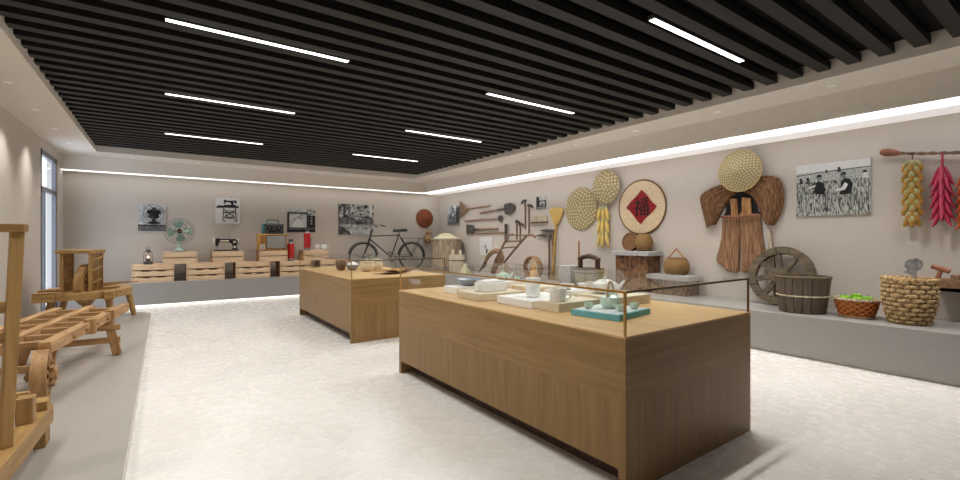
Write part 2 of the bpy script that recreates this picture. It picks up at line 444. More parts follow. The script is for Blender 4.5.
# low platform on the left
RP = .13
pf = thing('display_platform', 'low grey platform with a rounded corner under the wooden machines', 'platform', (-1.0, 5, 0))
def rp(inset):
    x1, y1, r = -.20-inset, 10.72-inset, .42
    p = [(LX+.001, -1.5), (x1, -1.5)]
    for i in range(11):
        a = PI/2*i/10; p.append((x1-r+r*cos(a), y1-r+r*sin(a)))
    return p + [(LX+.001, y1)]
MB().prismz(rp(.0), .0, RP-.012).build('platform_side', 'lightgrey', pf, world=True)
MB().prismz(rp(.0), RP-.012, RP).build('platform_top', 'greyp', pf, world=True, bev=.004)

# ------------------------------------------------------------------ ceiling lights
ll = thing('linear_light', 'linear ceiling light at the top left of the picture, first in the left row', 'ceiling light', (.80, 4.775, 3.385), group='recessed linear lights between the battens')
MB().b2((-.80,-.034,-.004), (.80,.034,.03)).build('housing', 'dkgrey', ll)
MB().b2((-.79,-.027,-.008), (.79,.027,-.0045)).build('diffuser', 'led', ll)
LED_W = 24.5
def snap(y): return 1.052-.2655*8 + .2655*round((y-.19-(1.052-.2655*8))/.2655) + .19
ll.location.y = snap(4.775)
for x, y, t in ((.8,7.2,'linear ceiling light in the left row, second nearest of its three'), (.8,9.62,'linear ceiling light in the left row, farthest of its three'),
                (4.2,2.35,'short looking linear ceiling light at the upper right, nearest in the right row'), (4.2,4.775,'linear ceiling light in the right row, second nearest of its four'),
                (4.2,7.2,'linear ceiling light in the right row, third nearest of its four'), (4.2,9.62,'linear ceiling light in the right row, farthest of its four')):
    dup(ll, (x, snap(y), 3.385), label=t)
for x in (.8, 4.2):
    for y in (2.35, 4.775, 7.2, 9.62):
        L = bpy.data.lights.new('linear_lamp', 'AREA'); L.shape = 'RECTANGLE'; L.size = 1.56; L.size_y = .045; L.energy = LED_W; L.spread = math.radians(140)
        L.color = (1, .985, .955)
        o = bpy.data.objects.new('linear_lamp', L); COL.objects.link(o); o.location = (x, snap(y), 3.374)

def spot(loc, e, size=110, blend=1., rot=(0,0,0)):
    L = bpy.data.lights.new('downlight_lamp', 'SPOT'); L.energy = e; L.spot_size = math.radians(size); L.spot_blend = blend
    L.color = (1, .955, .9); L.shadow_soft_size = .09
    o = bpy.data.objects.new('downlight_lamp', L); COL.objects.link(o); o.location = loc; o.rotation_euler = rot
    return o
dl = thing('downlight', '', 'downlight', (0,0,ZS), group='small round downlights in the soffit')
MB().lathe([(.05,-.004),(.05,.01),(.036,.01),(.036,-.004),(.05,-.004)], 20).build('ring', 'white', dl)
MB().lathe([(.0,-.002),(.036,-.002),(.036,.004)], 20).build('lens', 'down', dl)
nth = ['nearest','second nearest','third nearest','fourth nearest','fifth nearest','sixth nearest','seventh nearest','farthest']
spots = []
for i in range(8): spots.append((6.39, 1.95+1.333*i, 'downlight in the right-hand soffit, %s of its row' % nth[i], 105))
for i in range(4): spots.append((-1.465, 7.31+1.333*i, 'downlight in the left-hand soffit, %s of its row' % ['nearest','second nearest','third nearest','farthest'][i], 70))
for i in range(6): spots.append((-.57+1.21*i, 12.46, 'downlight in the far soffit, %s from the window' % ['first','second','third','fourth','fifth','sixth'][i], 60))
for i, (x, y, t, e) in enumerate(spots):
    if i == 0: dl.location = (x, y, ZS); dl['label'] = t
    else: dup(dl, (x, y, ZS), label=t)
    spot((x, y, ZS-.012), e, size=104 if x < 0 and i < 12 else 68 if i > 11 else 112)
for i in range(5): spot((-1.465, .65+1.333*i, ZS-.012), 70)
spot((6.39, .617, ZS-.012), 105)

# ------------------------------------------------------------------ display cases
CZ = .93
def display_case(loc, label, turn=0.):
    t = thing('display_case', label, 'display case', loc, rz=turn)   # origin at the near left floor corner
    Wd, L, Hh, kick, ep = 1.575, 3.02, .93, .14, .05
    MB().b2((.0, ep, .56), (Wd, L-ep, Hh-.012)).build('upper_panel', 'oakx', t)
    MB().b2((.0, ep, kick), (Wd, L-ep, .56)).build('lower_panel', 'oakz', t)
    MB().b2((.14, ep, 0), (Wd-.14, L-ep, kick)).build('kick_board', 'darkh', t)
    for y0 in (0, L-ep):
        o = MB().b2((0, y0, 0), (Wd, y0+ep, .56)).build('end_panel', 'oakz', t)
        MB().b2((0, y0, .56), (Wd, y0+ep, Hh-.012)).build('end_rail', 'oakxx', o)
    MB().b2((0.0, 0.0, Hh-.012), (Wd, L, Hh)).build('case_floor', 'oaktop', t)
    g = .012; z1 = 1.19
    mb = MB()
    for x in (g, Wd-g): mb.add([(x, g, Hh), (x, L-g, Hh), (x, L-g, z1), (x, g, z1)], [(0,1,2,3)])
    for y in (g, L-g): mb.add([(g, y, Hh), (Wd-g, y, Hh), (Wd-g, y, z1), (g, y, z1)], [(0,1,2,3)])
    mb.add([(g, g, z1), (Wd-g, g, z1), (Wd-g, L-g, z1), (g, L-g, z1)], [(0,1,2,3)])
    mb.build('glass_cover', 'glass', t, recalc=False)
    f = .013
    for p_, q_, mt in (((g, 0, z1), (g, L, z1), 'brass'), ((g, g, CZ), (g, g, z1), 'brass'), ((g, L-g, CZ), (g, L-g, z1), 'brass')):
        MB().bar(p_, q_, f, f).build('brass_trim', mt, t)
    for p_, q_ in (((g, g, z1), (Wd-g, g, z1)), ((Wd-g, g, CZ), (Wd-g, g, z1))):
        plabel(MB().bar(p_, q_, f, f).build('bronze_trim', 'bronze', t), 'dark bronze trim on the end of the cover')
    return t
display_case((2.20, 1.66, 0), 'large oak display case with a glass cover, nearest to the viewer', .0105)
display_case((2.20, 6.37, 0), 'oak display case with a glass cover behind the nearer one, before the bicycle')
CZ = .93

def lidded_pot(t, mat, r, h, handle=None, spout=True, hz=0.):
    """body of revolution with lid, spout and a handle"""
    MB().lathe([(r*.55,0),(r*.85,h*.14),(r,h*.42),(r*.9,h*.72),(r*.5,h*.9),(r*.46,h*.92),(0,h*.93)], 24).build('body', mat, t)
    l = MB().lathe([(r*.5,h*.9),(r*.44,h*.97),(r*.12,h*1.02),(0,h*1.03)], 20).build('lid', mat, t)
    MB().sphere((0,0,h*1.07), r*.12).build('knob', mat, l)
    if spout: MB().tube([(r*.8,0,h*.35),(r*1.15,0,h*.5),(r*1.3,0,h*.78),(r*1.45,0,h*.88)], [r*.2,r*.15,r*.1,r*.08], 10).build('spout', mat, t)
    if handle == 'bail':
        p = [(r*.75*cos(a), 0, h*.8 + (h*.92)*sin(a)) for a in [PI*i/10 for i in range(11)]]
        MB().tube(p, r*.13, 8).build('handle', 'bamboo', t)
    elif handle == 'side':
        p = [(-r*.85,0,h*.75),(-r*1.25,0,h*.78),(-r*1.35,0,h*.5),(-r*1.2,0,h*.28),(-r*.85,0,h*.25)]
        MB().tube(p, r*.08, 8).build('handle', mat, t)

def slab(x0, y0, x1, y1, h, mat, label, z=CZ, name='display_block'):
    o = MB().b2((-(x1-x0)/2, -(y1-y0)/2, 0), ((x1-x0)/2, (y1-y0)/2, h)).build(name, mat, loc=((x0+x1)/2, (y0+y1)/2, z+.0005), bev=.003)
    return tag(o, label, 'display block', 'blocks under the tableware in the nearer case')

# turquoise tray with tea set, near corner of the nearer case
t = thing('tea_tray', 'turquoise sided tea tray with a pale top near the glass corner', 'tray', (2.78, 2.23, CZ+.0005), rz=math.radians(9))
MB().b2((-.235,-.2,0), (.235,.2,.042)).build('tray_body', 'cyan', t, bev=.002)
MB().b2((-.22,-.185,.042), (.22,.185,.0455)).build('tray_mat', 'paleblue', t)
tz = CZ+.047
t = thing('teapot', 'celadon teapot with a bamboo bail handle on the turquoise tray', 'teapot', (2.80, 2.25, tz), rz=math.radians(15))
lidded_pot(t, 'celadon', .078, .115, 'bail')
cup = tag(MB().lathe([(.018,0),(.03,.012),(.034,.045),(.031,.045),(.026,.014),(0,.01)], 20).build('teacup', 'celadon', loc=(2.63,2.32,tz)), '', 'cup', 'celadon teacups on the turquoise tray')
cup['label'] = 'small celadon teacup on the turquoise tray, beside the teapot on its left'
c2 = clone(cup, None, (2.72, 2.10, tz)); c2['label'] = 'small celadon teacup in front of the teapot, nearest the glass corner'
c3 = clone(cup, None, (2.90, 2.11, tz)); c3['label'] = 'small celadon teacup on the turquoise tray, right of the teapot'
# blocks
slab(2.50, 2.50, 2.98, 2.72, .072, 'cream', 'cream block carrying a white mug, beside the turquoise tray')
slab(3.05, 2.42, 3.56, 2.86, .082, 'cream', 'cream block under the large white teapot')
slab(2.46, 2.77, 2.98, 3.24, .064, 'whitebox', 'white block carrying the tall white jar')
slab(2.38, 3.38, 2.90, 3.78, .064, 'cream', 'cream block carrying the white rectangular dish')
slab(2.48, 3.96, 3.00, 4.22, .07, 'whitebox', 'white block under the blue-grey bowl, at the far end')
slab(3.25, 4.18, 3.65, 4.58, .07, 'whitebox', 'white block under the farther celadon teapot')
slab(3.10, 3.42, 3.62, 3.82, .075, 'cream', 'plain cream block in the middle of the far row')
slab(3.10, 2.98, 3.60, 3.30, .075, 'whitebox', 'white block carrying two white bowls')
# white mug
t = thing('mug', 'white cylindrical mug with a side handle on a cream block', 'mug', (2.60, 2.61, CZ+.073), rz=math.radians(-60))
MB().lathe([(.06,0),(.066,.01),(.066,.105),(.06,.105),(.056,.014),(0,.012)], 24).build('body', 'white', t)
MB().tube([(.064,0,.085),(.10,0,.08),(.105,0,.05),(.09,0,.025),(.064,0,.022)], .008, 8).build('handle', 'white', t)
t = thing('teapot', 'large white teapot with lid and side handle on a cream block', 'teapot', (3.28, 2.70, CZ+.083), rz=math.radians(-38))
lidded_pot(t, 'white', .125, .125, 'side')
t = thing('jar', 'tall white lidded jar on a white block', 'jar', (2.66, 2.98, CZ+.065))
MB().lathe([(.05,0),(.062,.01),(.066,.10),(.06,.13),(.05,.135)], 24).build('body', 'white', t)
MB().lathe([(.058,.136),(.066,.14),(.066,.165),(.06,.17),(0,.172)], 24).build('lid', 'white', t)
t = thing('serving_dish', 'white rectangular lidded dish with side lugs on a cream block', 'dish', (2.64, 3.58, CZ+.065), rz=math.radians(8))
MB().b2((-.14,-.09,0), (.14,.09,.085)).build('body', 'white', t, bev=.01)
MB().b2((-.125,-.078,.0855), (.125,.078,.10)).build('lid', 'white', t, bev=.006)
for sx in (-1, 1): MB().tube([(sx*.14,0,.07),(sx*.17,0,.07),(sx*.17,0,.03),(sx*.14,0,.03)], .008, 6).build('lug', 'white', t)
tag(MB().lathe([(.06,0),(.1,.02),(.15,.07),(.145,.072),(.095,.028),(0,.02)], 32).build('bowl', 'bluegrey', loc=(2.72, 4.09, CZ+.071)), 'wide blue-grey bowl on a white block at the far end', 'bowl')
t = thing('teapot', 'celadon teapot with a bail handle at the far end of the nearer case', 'teapot', (3.42, 4.38, CZ+.071), rz=math.radians(-20))
lidded_pot(t, 'celadon', .09, .10, 'bail')
c4 = clone(cup, None, (3.57, 4.28, CZ+.071)); c4['label'] = 'small celadon teacup beside the farther celadon teapot'; c4['group'] = 'celadon teacup at the far end'
bw = tag(MB().lathe([(.03,0),(.055,.02),(.075,.055),(.07,.056),(.05,.022),(0,.016)], 24).build('rice_bowl', 'white', loc=(3.25, 3.14, CZ+.076)), 'white bowl on a white block, left of its twin', 'bowl', 'white rice bowls in the nearer case')
b3 = clone(bw, None, (3.46, 3.10, CZ+.076)); b3['label'] = 'white bowl on a white block, right of its twin'

# far case contents
tag(MB().lathe([(.04,0),(.075,.03),(.10,.11),(.092,.17),(.075,.19),(.07,.19),(.085,.16),(.085,.1),(0,.03)], 24).build('clay_jar', 'brownjar', loc=(2.66, 8.25, CZ+.0005)), 'small brown clay jar at the left of the farther case', 'jar')
t = thing('covered_bowl', 'small blue and white lidded porcelain bowl beside the brown jar', 'bowl', (2.86, 8.20, CZ+.0005))
MB().lathe([(.05,0),(.09,.03),(.11,.10),(.108,.10)], 24).build('body', 'bluegrey', t)
MB().lathe([(.108,.102),(.07,.14),(.02,.155),(.015,.175),(0,.178)], 24).build('lid', 'white', t)
for i, (x, y, s_, lb) in enumerate(((2.98,7.78,1.1,'cream square lidded pot in front of its pair in the farther case'), (3.25,8.02,1.,'cream square lidded pot behind its pair in the farther case'))):
    t = thing('square_pot', lb, 'pot', (x, y, CZ+.0005), rz=.35, group='cream pots in the farther case')
    MB().lathe([(.07*s_,0),(.11*s_,.04),(.125*s_,.10),(.115*s_,.15),(.10*s_,.155)], 8).build('body', 'cream', t)
    MB().lathe([(.12*s_,.158),(.125*s_,.18),(.10*s_,.20),(.03*s_,.205),(.028*s_,.225),(0,.228)], 8).build('lid', 'cream', t)
t = thing('open_book', 'open book with orange brown cover lying in the farther case', 'book', (3.16, 7.05, CZ+.0005), rz=.3)
MB().grid(lambda u, v: ((u-.5)*.56, (v-.5)*.38, .012+.05*abs(u-.5)*1.2), 12, 2).build('cover', 'knob', t, solid=.008)
MB().grid(lambda u, v: ((u-.5)*.52, (v-.5)*.35, .03+.05*abs(u-.5)*1.2+.02*sin(PI*abs(u-.5)*2)), 16, 2).build('pages', 'coirl', t, solid=.01)

# ------------------------------------------------------------------ crates on the far plinth
def crate(w, h, rows, label, loc, group):
    t = thing('wooden_crate', label, 'crate', loc, group=group)
    D = .58; gap = .022; rh = (h-gap*(rows-1))/rows
    for k in range(rows):
        z = k*(rh+gap)
        for yy in (0, D-.018):
            mb = MB()
            if rows == 3 and k < 2 and yy == 0:   # hand slots cut in the top edge
                cut = rh*.82
                xs = [-w/2, -w/2+w*.24, -w/2+w*.44, -w/2+w*.58, -w/2+w*.80, w/2]
                poly = [(-w/2, 0), (w/2, 0), (w/2, rh), (xs[4], rh), (xs[4], cut), (xs[3], cut), (xs[3], rh), (xs[2], rh), (xs[2], cut), (xs[1], cut), (xs[1], rh), (-w/2, rh)]
                mb.prism([(a, c+z) for a, c in poly], yy, yy+.018)
            else: mb.b2((-w/2, yy, z), (w/2, yy+.018, z+rh))
            mb.build('slat', 'pine', t)
    for sx in (-1, 1): MB().b2((sx*(w/2-.001), .0182, 0), (sx*(w/2-.022), D-.0182, h-.004)).build('end_panel', 'pine2', t)
    MB().b2((-w/2+.022, .0182, .002), (w/2-.022, D-.0182, .016)).build('bottom_board', 'pine2', t)
    MB().b2((-w/2+.022, .06, h-.016), (w/2-.022, D-.0182, h-.001)).build('top_board', 'pine', t)
    mb = MB()
    for sx in (-1, 1):
        for k in range(rows):
            for dz in (.3, .7): mb.cyl((sx*(w/2-.03), .0, k*(rh+gap)+rh*dz), (sx*(w/2-.03), -.002, k*(rh+gap)+rh*dz), .009, n=8)
    mb.build('nail', 'iron', t)
    return t
CY = 12.465
cl = crate(.775, .40, 3, 'lower pine crate under the oil lantern, nearest the window', (-.205, CY, PL+.0005), 'lower row of pine crates')
for i, lb in enumerate(('lower pine crate between the fan crate and the sewing machine crate', 'lower pine crate between the sewing machine crate and the television crate',
                        'lower pine crate under the first red thermos', 'lower pine crate nearest the bicycle, half behind the glass case')):
    dup(cl, (-.205+1.013*(i+1), CY, PL+.0005), label=lb)
cu = crate(.665, .275, 2, 'upper pine crate carrying the mint green fan', (.30, CY, PL+.402), 'upper row of pine crates')
for x, lb in ((1.275, 'upper pine crate carrying the sewing machine'), (2.295, 'upper pine crate carrying the old television'), (3.36, 'upper pine crate carrying a thermos and two white mugs')):
    dup(cu, (x, CY, PL+.402), label=lb)
Z1, Z2 = PL+.403, PL+.679

# oil lantern
t = thing('oil_lantern', 'small dark oil lantern with a glowing flame on the crate nearest the window', 'lantern', (-.30, CY+.16, Z1))
MB().lathe([(.085,0),(.09,.01),(.088,.05),(.05,.075),(.03,.10),(.05,.11),(.055,.125)], 24).build('tank', 'iron', t)
MB().lathe([(.045,.125),(.062,.17),(.06,.23),(.045,.265)], 20).build('globe', 'glass', t)
MB().sphere((0,0,.165), (.016,.016,.034)).build('flame', 'flame', t)
MB().lathe([(.07,.266),(.065,.28),(.045,.29),(.045,.32),(.03,.33),(0,.335)], 20).build('cap', 'iron', t)
mb = MB()
for a in (0, PI/2, PI, 1.5*PI): mb.tube([(.08*cos(a),.08*sin(a),.04),(.085*cos(a),.085*sin(a),.18),(.068*cos(a),.068*sin(a),.272)], .0045, 6)
mb.torus((0,0,.19), .066, .004, 24, 6, plane='xy')
mb.build('wire_guard', 'iron', t)
mb = MB(); mb.torus((0,0,.365), .035, .0045, 20, 6); mb.build('ring_handle', 'iron', t)

# desk fan
t = thing('desk_fan', 'mint green desk fan with a wire cage standing on a pine crate', 'fan', (.29, CY+.17, Z2))
MB().lathe([(.115,0),(.12,.02),(.10,.05),(.055,.085),(.035,.13),(.03,.20)], 28).build('base', 'mint', t)
MB().tube([(0,.03,.19),(0,.03,.28),(0,.03,.46)], [.03,.022,.022], 12).build('neck', 'mint', t)
MB().tube([(0,-.03,.475),(0,.03,.475),(0,.12,.475),(0,.15,.475)], [.055,.075,.07,.03], 20).build('motor', 'mint', t)
def fz(a, r, y): return (r*cos(a), y, .475+r*sin(a))
mb = MB()
mb.torus((0,0,.475), .30, .006, 56, 6)
for r, y in ((.11,-.10),(.19,-.092),(.255,-.06)): mb.torus((0,y,.475), r, .0035, 48, 5)
for r, y in ((.19,.07),(.255,.05)): mb.torus((0,y,.475), r, .0035, 40, 5)
for i in range(20):
    a = 2*PI*i/20
    mb.tube([fz(a,.045,-.105), fz(a,.12,-.10), fz(a,.21,-.088), fz(a,.28,-.04), fz(a,.30,0), fz(a,.27,.045), fz(a,.19,.07), fz(a,.06,.08)], .0028, 4)
mb.build('cage', 'wire', t)
MB().tube([(0,-.12,.475),(0,-.10,.475)], .05, 20).build('badge', 'black_enamel', t)
o = MB().b2((-.045,-.124,.462), (.045,-.1205,.488)).build('badge_bar', 'knob', t)
def blade(a0):
    def fn(u, v):
        r = .05+.185*u; wd = (.30+.75*sin(PI*min(1,u*1.02)*.62))*1.05*(1-.35*max(0,u-.8)/.2)
        a = a0+(v-.5)*wd
        return (r*cos(a), -.02+.05*(v-.5), .475+r*sin(a))
    return MB().grid(fn, 8, 6)
for k in range(4): blade(PI/2*k+.12+PI/2).build('blade', 'mintd', t, solid=.006)

# sewing machine
t = thing('sewing_machine', 'black cast iron sewing machine with pale decoration on a pine crate', 'sewing machine', (1.25, CY+.19, Z2))
MB().b2((-.265,-.10,0), (.265,.10,.035)).build('base_plate', 'iron', t, bev=.006)
pr = [(.12,.035),(.24,.035),(.225,.12),(.235,.24),(.20,.30),(.08,.295),(-.10,.30),(-.20,.315),(-.235,.29),(-.24,.15),(-.215,.12),(-.165,.13),(-.16,.20),(-.06,.215),(.06,.21),(.12,.17),(.14,.10)]
MB().prism(pr, -.04, .04).build('body', 'black_enamel', t, bev=.012)
mb = MB(); mb.prism([(-.14,.235),(.05,.235),(.05,.265),(-.14,.265)], -.0415, -.0405); mb.prism([(.15,.07),(.21,.07),(.20,.13),(.16,.13)], -.0415, -.0405); mb.prism([(.14,.19),(.20,.2),(.20,.25),(.15,.25)], -.0415, -.0405)
mb.build('gilding', 'cream', t)
MB().cyl((-.20,0,.12), (-.20,0,.04), .012, .008).build('needle_bar', 'steel', t)
mb = MB(); mb.tube([(.245,0,.225),(.275,0,.225)], .075, 24); mb.build('hand_wheel', 'steel', t)
MB().cyl((.06,0,.295), (.06,0,.37), .008).build('spool_pin', 'steel', t)
MB().prism([(-.29,.20),(-.245,.17),(-.245,.33),(-.275,.36),(-.29,.34)], -.02, .02).build('face_plate', 'cream', t)

# television
t = thing('television', 'old ochre cabinet television with a grey screen on a pine crate', 'television', (2.29, CY+.04, Z2))
MB().b2((-.335,0,.0), (.335,.36,.425)).build('cabinet', 'tvgold', t, bev=.018)
mb = MB(); mb.b2((-.17,-.008,.04), (.315,.0,.395)); mb.build('screen_bezel', 'dkgrey', t, bev=.004)
MB().grid(lambda u, v: (-.15+.445*u, -.0105-.03*sin(PI*u)*sin(PI*v), .058+.32*v), 14, 10).build('screen', 'screen', t)
MB().b2((-.30,-.005,.03), (-.20,-.0005,.15)).build('nameplate', 'p_white', t)
mb = MB()
for k in range(6): mb.b2((-.30,-.004,.19+.035*k), (-.20,-.0005,.205+.035*k))
mb.build('speaker_grille', 'discrim', t)
for dz in (.06, .10): MB().cyl((-.25,-.022,dz), (-.25,-.0052,dz), .014, .016).build('knob', 'black_enamel', t)

# cassette recorder on the television
t = thing('cassette_recorder', 'teal and grey cassette recorder with a carry handle on the old television', 'radio', (2.30, CY+.07, Z2+.4255))
MB().b2((-.25,0,0), (.25,.18,.275)).build('case', 'teal', t, bev=.02)
MB().b2((-.20,-.006,.02), (.245,0,.255)).build('front_panel', 'dkgrey', t, bev=.004)
for x in (-.09, .13): 
    o = MB().cyl((x,-.012,.165), (x,-.0065,.165), .062, n=24).build('reel', 'black_enamel', t)
    MB().cyl((x,-.0145,.165), (x,-.0125,.165), .018, n=12).build('hub', 'steel', o)
MB().b2((-.12,-.012,.05), (.16,-.0065,.095)).build('cassette_slot', 'black_enamel', t)
for k in range(5): MB().b2((-.16+.075*k,-.012,.222), (-.11+.075*k,-.0065,.24)).build('button', 'steel', t)
MB().tube([(-.14,.09,.272),(-.14,.09,.345),(-.125,.09,.36),(.125,.09,.36),(.14,.09,.345),(.14,.09,.272)], .013, 8).build('handle', 'teal', t)

# thermoses and mugs
t = thing('thermos', 'red thermos flask standing on the lower crate beside the television', 'thermos', (2.735, CY+.13, Z1), group='red thermos flasks')
MB().lathe([(.08,0),(.086,.004),(.086,.06)], 28).build('base', 'steel', t)
MB().lathe([(.084,.06),(.086,.065),(.086,.42),(.07,.455)], 28).build('body', 'red', t)
MB().lathe([(.07,.455),(.05,.48),(.045,.49),(.045,.50)], 24).build('neck', 'steel', t)
MB().lathe([(.05,.50),(.052,.55),(.045,.565),(0,.567)], 24).build('cap', 'dkgrey', t)
mb = MB(); mb.tube([(.085,0,.36),(.115,0,.35),(.118,0,.22),(.115,0,.12),(.085,0,.11)], .008, 8); mb.build('handle', 'steel', t)
dup(t, (3.15, CY+.13, Z2), rz=.4, label='red thermos flask standing higher, on the crate with the white mugs')
t = thing('enamel_mug', 'narrow white enamel mug on the crate, nearer the thermos', 'mug', (3.41, CY+.12, Z2), group='white mugs beside the thermos')
MB().lathe([(.05,0),(.055,.008),(.06,.145),(.056,.145),(.05,.014),(0,.012)], 24).build('body', 'white', t)
MB().tube([(-.056,0,.12),(-.085,0,.115),(-.085,0,.05),(-.054,0,.04)], .007, 8).build('handle', 'white', t)
t = thing('enamel_mug', 'wide white enamel mug with a dark rim on the crate end', 'mug', (3.59, CY+.12, Z2), group='white mugs beside the thermos')
MB().lathe([(.072,0),(.078,.008),(.08,.15)], 24).build('body', 'white', t)
MB().lathe([(.081,.15),(.083,.16),(.076,.16),(.07,.015),(0,.013)], 24).build('rim', 'frame', t)
MB().tube([(.078,0,.125),(.11,0,.12),(.11,0,.06),(.077,0,.05)], .007, 8).build('handle', 'white', t)

# ------------------------------------------------------------------ pictures on the walls
def picture(label, loc, w, h, rz=0., thick=.025):
    t = thing('wall_photograph', label, 'picture', loc, rz, group='black and white photographs on the walls')
    MB().b2((-w/2, -thick, -h/2), (w/2, 0, h/2)).build('panel', 'p_white', t)
    class P(MB):
        k = 0
        def P_(s, poly, mi):
            s.k += 1
            return s.flat([((x-.5)*w, (z-.5)*h) for x, z in poly], -thick-.0006-.00025*s.k, mi)
        def R(s, x0, z0, x1, z1, mi): return s.P_([(x0,z0),(x1,z0),(x1,z1),(x0,z1)], mi)
        def E(s, cx, cz, rx, rz_, mi, n=24): return s.P_([(cx+rx*cos(2*PI*i/n), cz+rz_*sin(2*PI*i/n)) for i in range(n)], mi)
        def L(s, x0, z0, x1, z1, wd, mi):
            dx, dz = (x1-x0)*w, (z1-z0)*h; l = math.hypot(dx, dz); nx, nz = -dz/l*wd/2/w, dx/l*wd/2/h
            return s.P_([(x0+nx,z0+nz),(x0-nx,z0-nz),(x1-nx,z1-nz),(x1+nx,z1+nz)], mi)
        def ring(s, cx, cz, r, wd, mi, n=28):   # r in metres
            s.k += 1; y = -thick-.0006-.00025*s.k; vs = []
            for i in range(n):
                a = 2*PI*i/n
                for q in (r-wd/2, r+wd/2): vs.append(((cx-.5)*w+q*cos(a), y, (cz-.5)*h+q*sin(a)))
            return s.add(vs, [(2*i, 2*i+1, (2*i+3)%(2*n), (2*i+2)%(2*n)) for i in range(n)], mi)
    return t, P()
PM = ['p_white','p_light','p_mid','p_dark','p_black','p_grain','p_far','p_leaf','bluepic']
# fan photograph
t, p = picture('photograph of an old electric fan, nearest the window', (-.235, BY, 2.02), .54, .64)
p.R(0,0,1,1,1); p.R(0,0,1,.24,2); p.R(0,.16,1,.24,3)
for i in range(4): p.R(.0, .02+.035*i, 1., .034+.035*i, 3)
p.E(.56,.30,.24,.05,4); p.P_([(.44,.3),(.68,.3),(.62,.42),(.50,.42)], 4); p.R(.51,.36,.61,.56,4)
for r in (.20,.14,.09): p.ring(.56,.66,r,.009,3)
for i in range(5):
    a = 2*PI*i/5+.3; p.E(.56+.15*cos(a), .66+.13*sin(a), .10, .085, 3 if i % 2 else 4)
for i in range(10): a = PI*i/5; p.L(.56,.66,.56+.37*cos(a),.66+.31*sin(a),.006,4)
p.E(.56,.66,.07,.06,4)
p.build('print', PM, t, recalc=False)
# sewing machine photograph
t, p = picture('photograph of a treadle sewing machine on white', (1.335, BY, 2.235), .565, .66)
p.R(0,0,1,1,0); p.R(.08,.62,.93,.70,4); p.R(.02,.60,.30,.64,3)
p.P_([(.34,.70),(.82,.70),(.82,.74),(.72,.75),(.74,.92),(.62,.90),(.44,.90),(.40,.94),(.34,.92),(.34,.78),(.40,.78),(.42,.84),(.60,.83),(.64,.74),(.34,.73)], 4)
p.E(.80,.86,.05,.07,4)
for a in ((.34,.62,.30,.12),(.80,.62,.84,.12),(.34,.55,.78,.25),(.80,.55,.36,.25),(.30,.12,.42,.10),(.74,.12,.88,.12)): p.L(*a, .022, 4)
p.ring(.57,.38,.085,.016,4); p.R(.36,.20,.78,.25,3); p.R(.33,.42,.80,.46,3)
p.build('print', PM, t, recalc=False)
# television photograph
t, p = picture('photograph of an old television set with a bright screen', (3.14, BY, 2.03), .75, .645)
p.R(0,0,1,1,3); p.R(0,.86,.75,1,1); p.R(0,.83,.78,.88,2); p.R(.70,.70,1,1,7); p.R(.02,.15,.74,.84,4); p.R(.06,.18,.70,.80,2); p.R(.085,.205,.675,.775,1)
p.P_([(.16,.21),(.60,.21),(.55,.40),(.45,.50),(.47,.62),(.40,.70),(.32,.66),(.32,.52),(.22,.42)], 0); p.E(.39,.58,.07,.10,2); p.E(.385,.55,.055,.07,0)
p.R(.76,.2,1,.72,4)
for z in (.62,.5,.38): p.E(.86,z,.05,.05,2)
p.R(0,0,1,.12,4); p.R(0,.12,1,.15,2)
p.build('print', PM, t, recalc=False)
def drawn_bike(p, x, z, s, mi, W, H):
    """bicycle in picture units; s = wheel radius in metres"""
    f = lambda a, e: (x+a*s/W, z+e*s/H)
    for a in (-1.75, 1.75): p.ring(*f(a,0), s, s*.10, mi)
    for a, e in (((-1.75,0),(-1.1,1.45)), ((-1.05,1.1),(.65,1.15)), ((-1.1,.95),(.25,-.1)), ((.25,-.1),(.72,1.4)), ((.25,-.1),(1.75,0)), ((.65,1.15),(1.75,0)), ((-1.1,1.45),(-1.5,1.7)), ((-1.1,1.45),(-.6,1.65)), ((.9,1.0),(2.3,1.05))):
        p.L(*f(*a), *f(*e), s*.12, mi)
    p.R(*f(.4,1.4), *f(1.05,1.55), mi); p.ring(*f(.25,-.1), s*.25, s*.15, mi)
    for q in (-1.75, 1.75):
        for i in range(4): a = PI*i/4; p.L(*f(q-cos(a)*.95,-sin(a)*.95), *f(q+cos(a)*.95,sin(a)*.95), s*.03, mi)
t, p = picture('large photograph of a bicycle parked before trees', (4.715, BY, 2.095), 1.09, .915)
p.R(0,0,1,1,1); p.R(0,.5,1,1,7); p.R(0,.30,1,.58,2); p.R(0,0,1,.34,1); p.R(0,.0,.03,1,3); p.R(.14,.55,.20,1,3); p.R(.88,.6,.94,1,0); p.R(.45,.52,.72,.72,1)
p.P_([(0,0),(.36,0),(.30,.10),(.16,.22),(0,.30)], 3); p.P_([(.1,0),(.30,0),(.2,.09)], 2)
drawn_bike(p, .50, .40, .175, 4, 1.09, .915)
p.build('print', PM, t, recalc=False)
# corner photograph on the right wall
t, p = picture('blue-grey photograph of a bicycle standing in a lane, nearest the room corner', (WX, 12.28, 2.27), .74, .62, RW)
p.R(0,0,1,1,8); p.R(0,0,1,.2,2); p.R(.7,.1,1,.9,3); p.R(.0,.6,.25,1,1); p.R(.5,.75,.72,1,0); p.L(.25,.2,.45,.85,.03,4); p.L(.45,.85,.65,.2,.03,4); p.L(.3,.4,.62,.4,.025,4); p.ring(.3,.27,.12,.025,4); p.ring(.68,.30,.12,.025,4); p.R(.42,.8,.6,.87,4); p.P_([(.38,.45),(.55,.45),(.5,.65),(.42,.65)], 0)
p.build('print', PM, t, recalc=False)
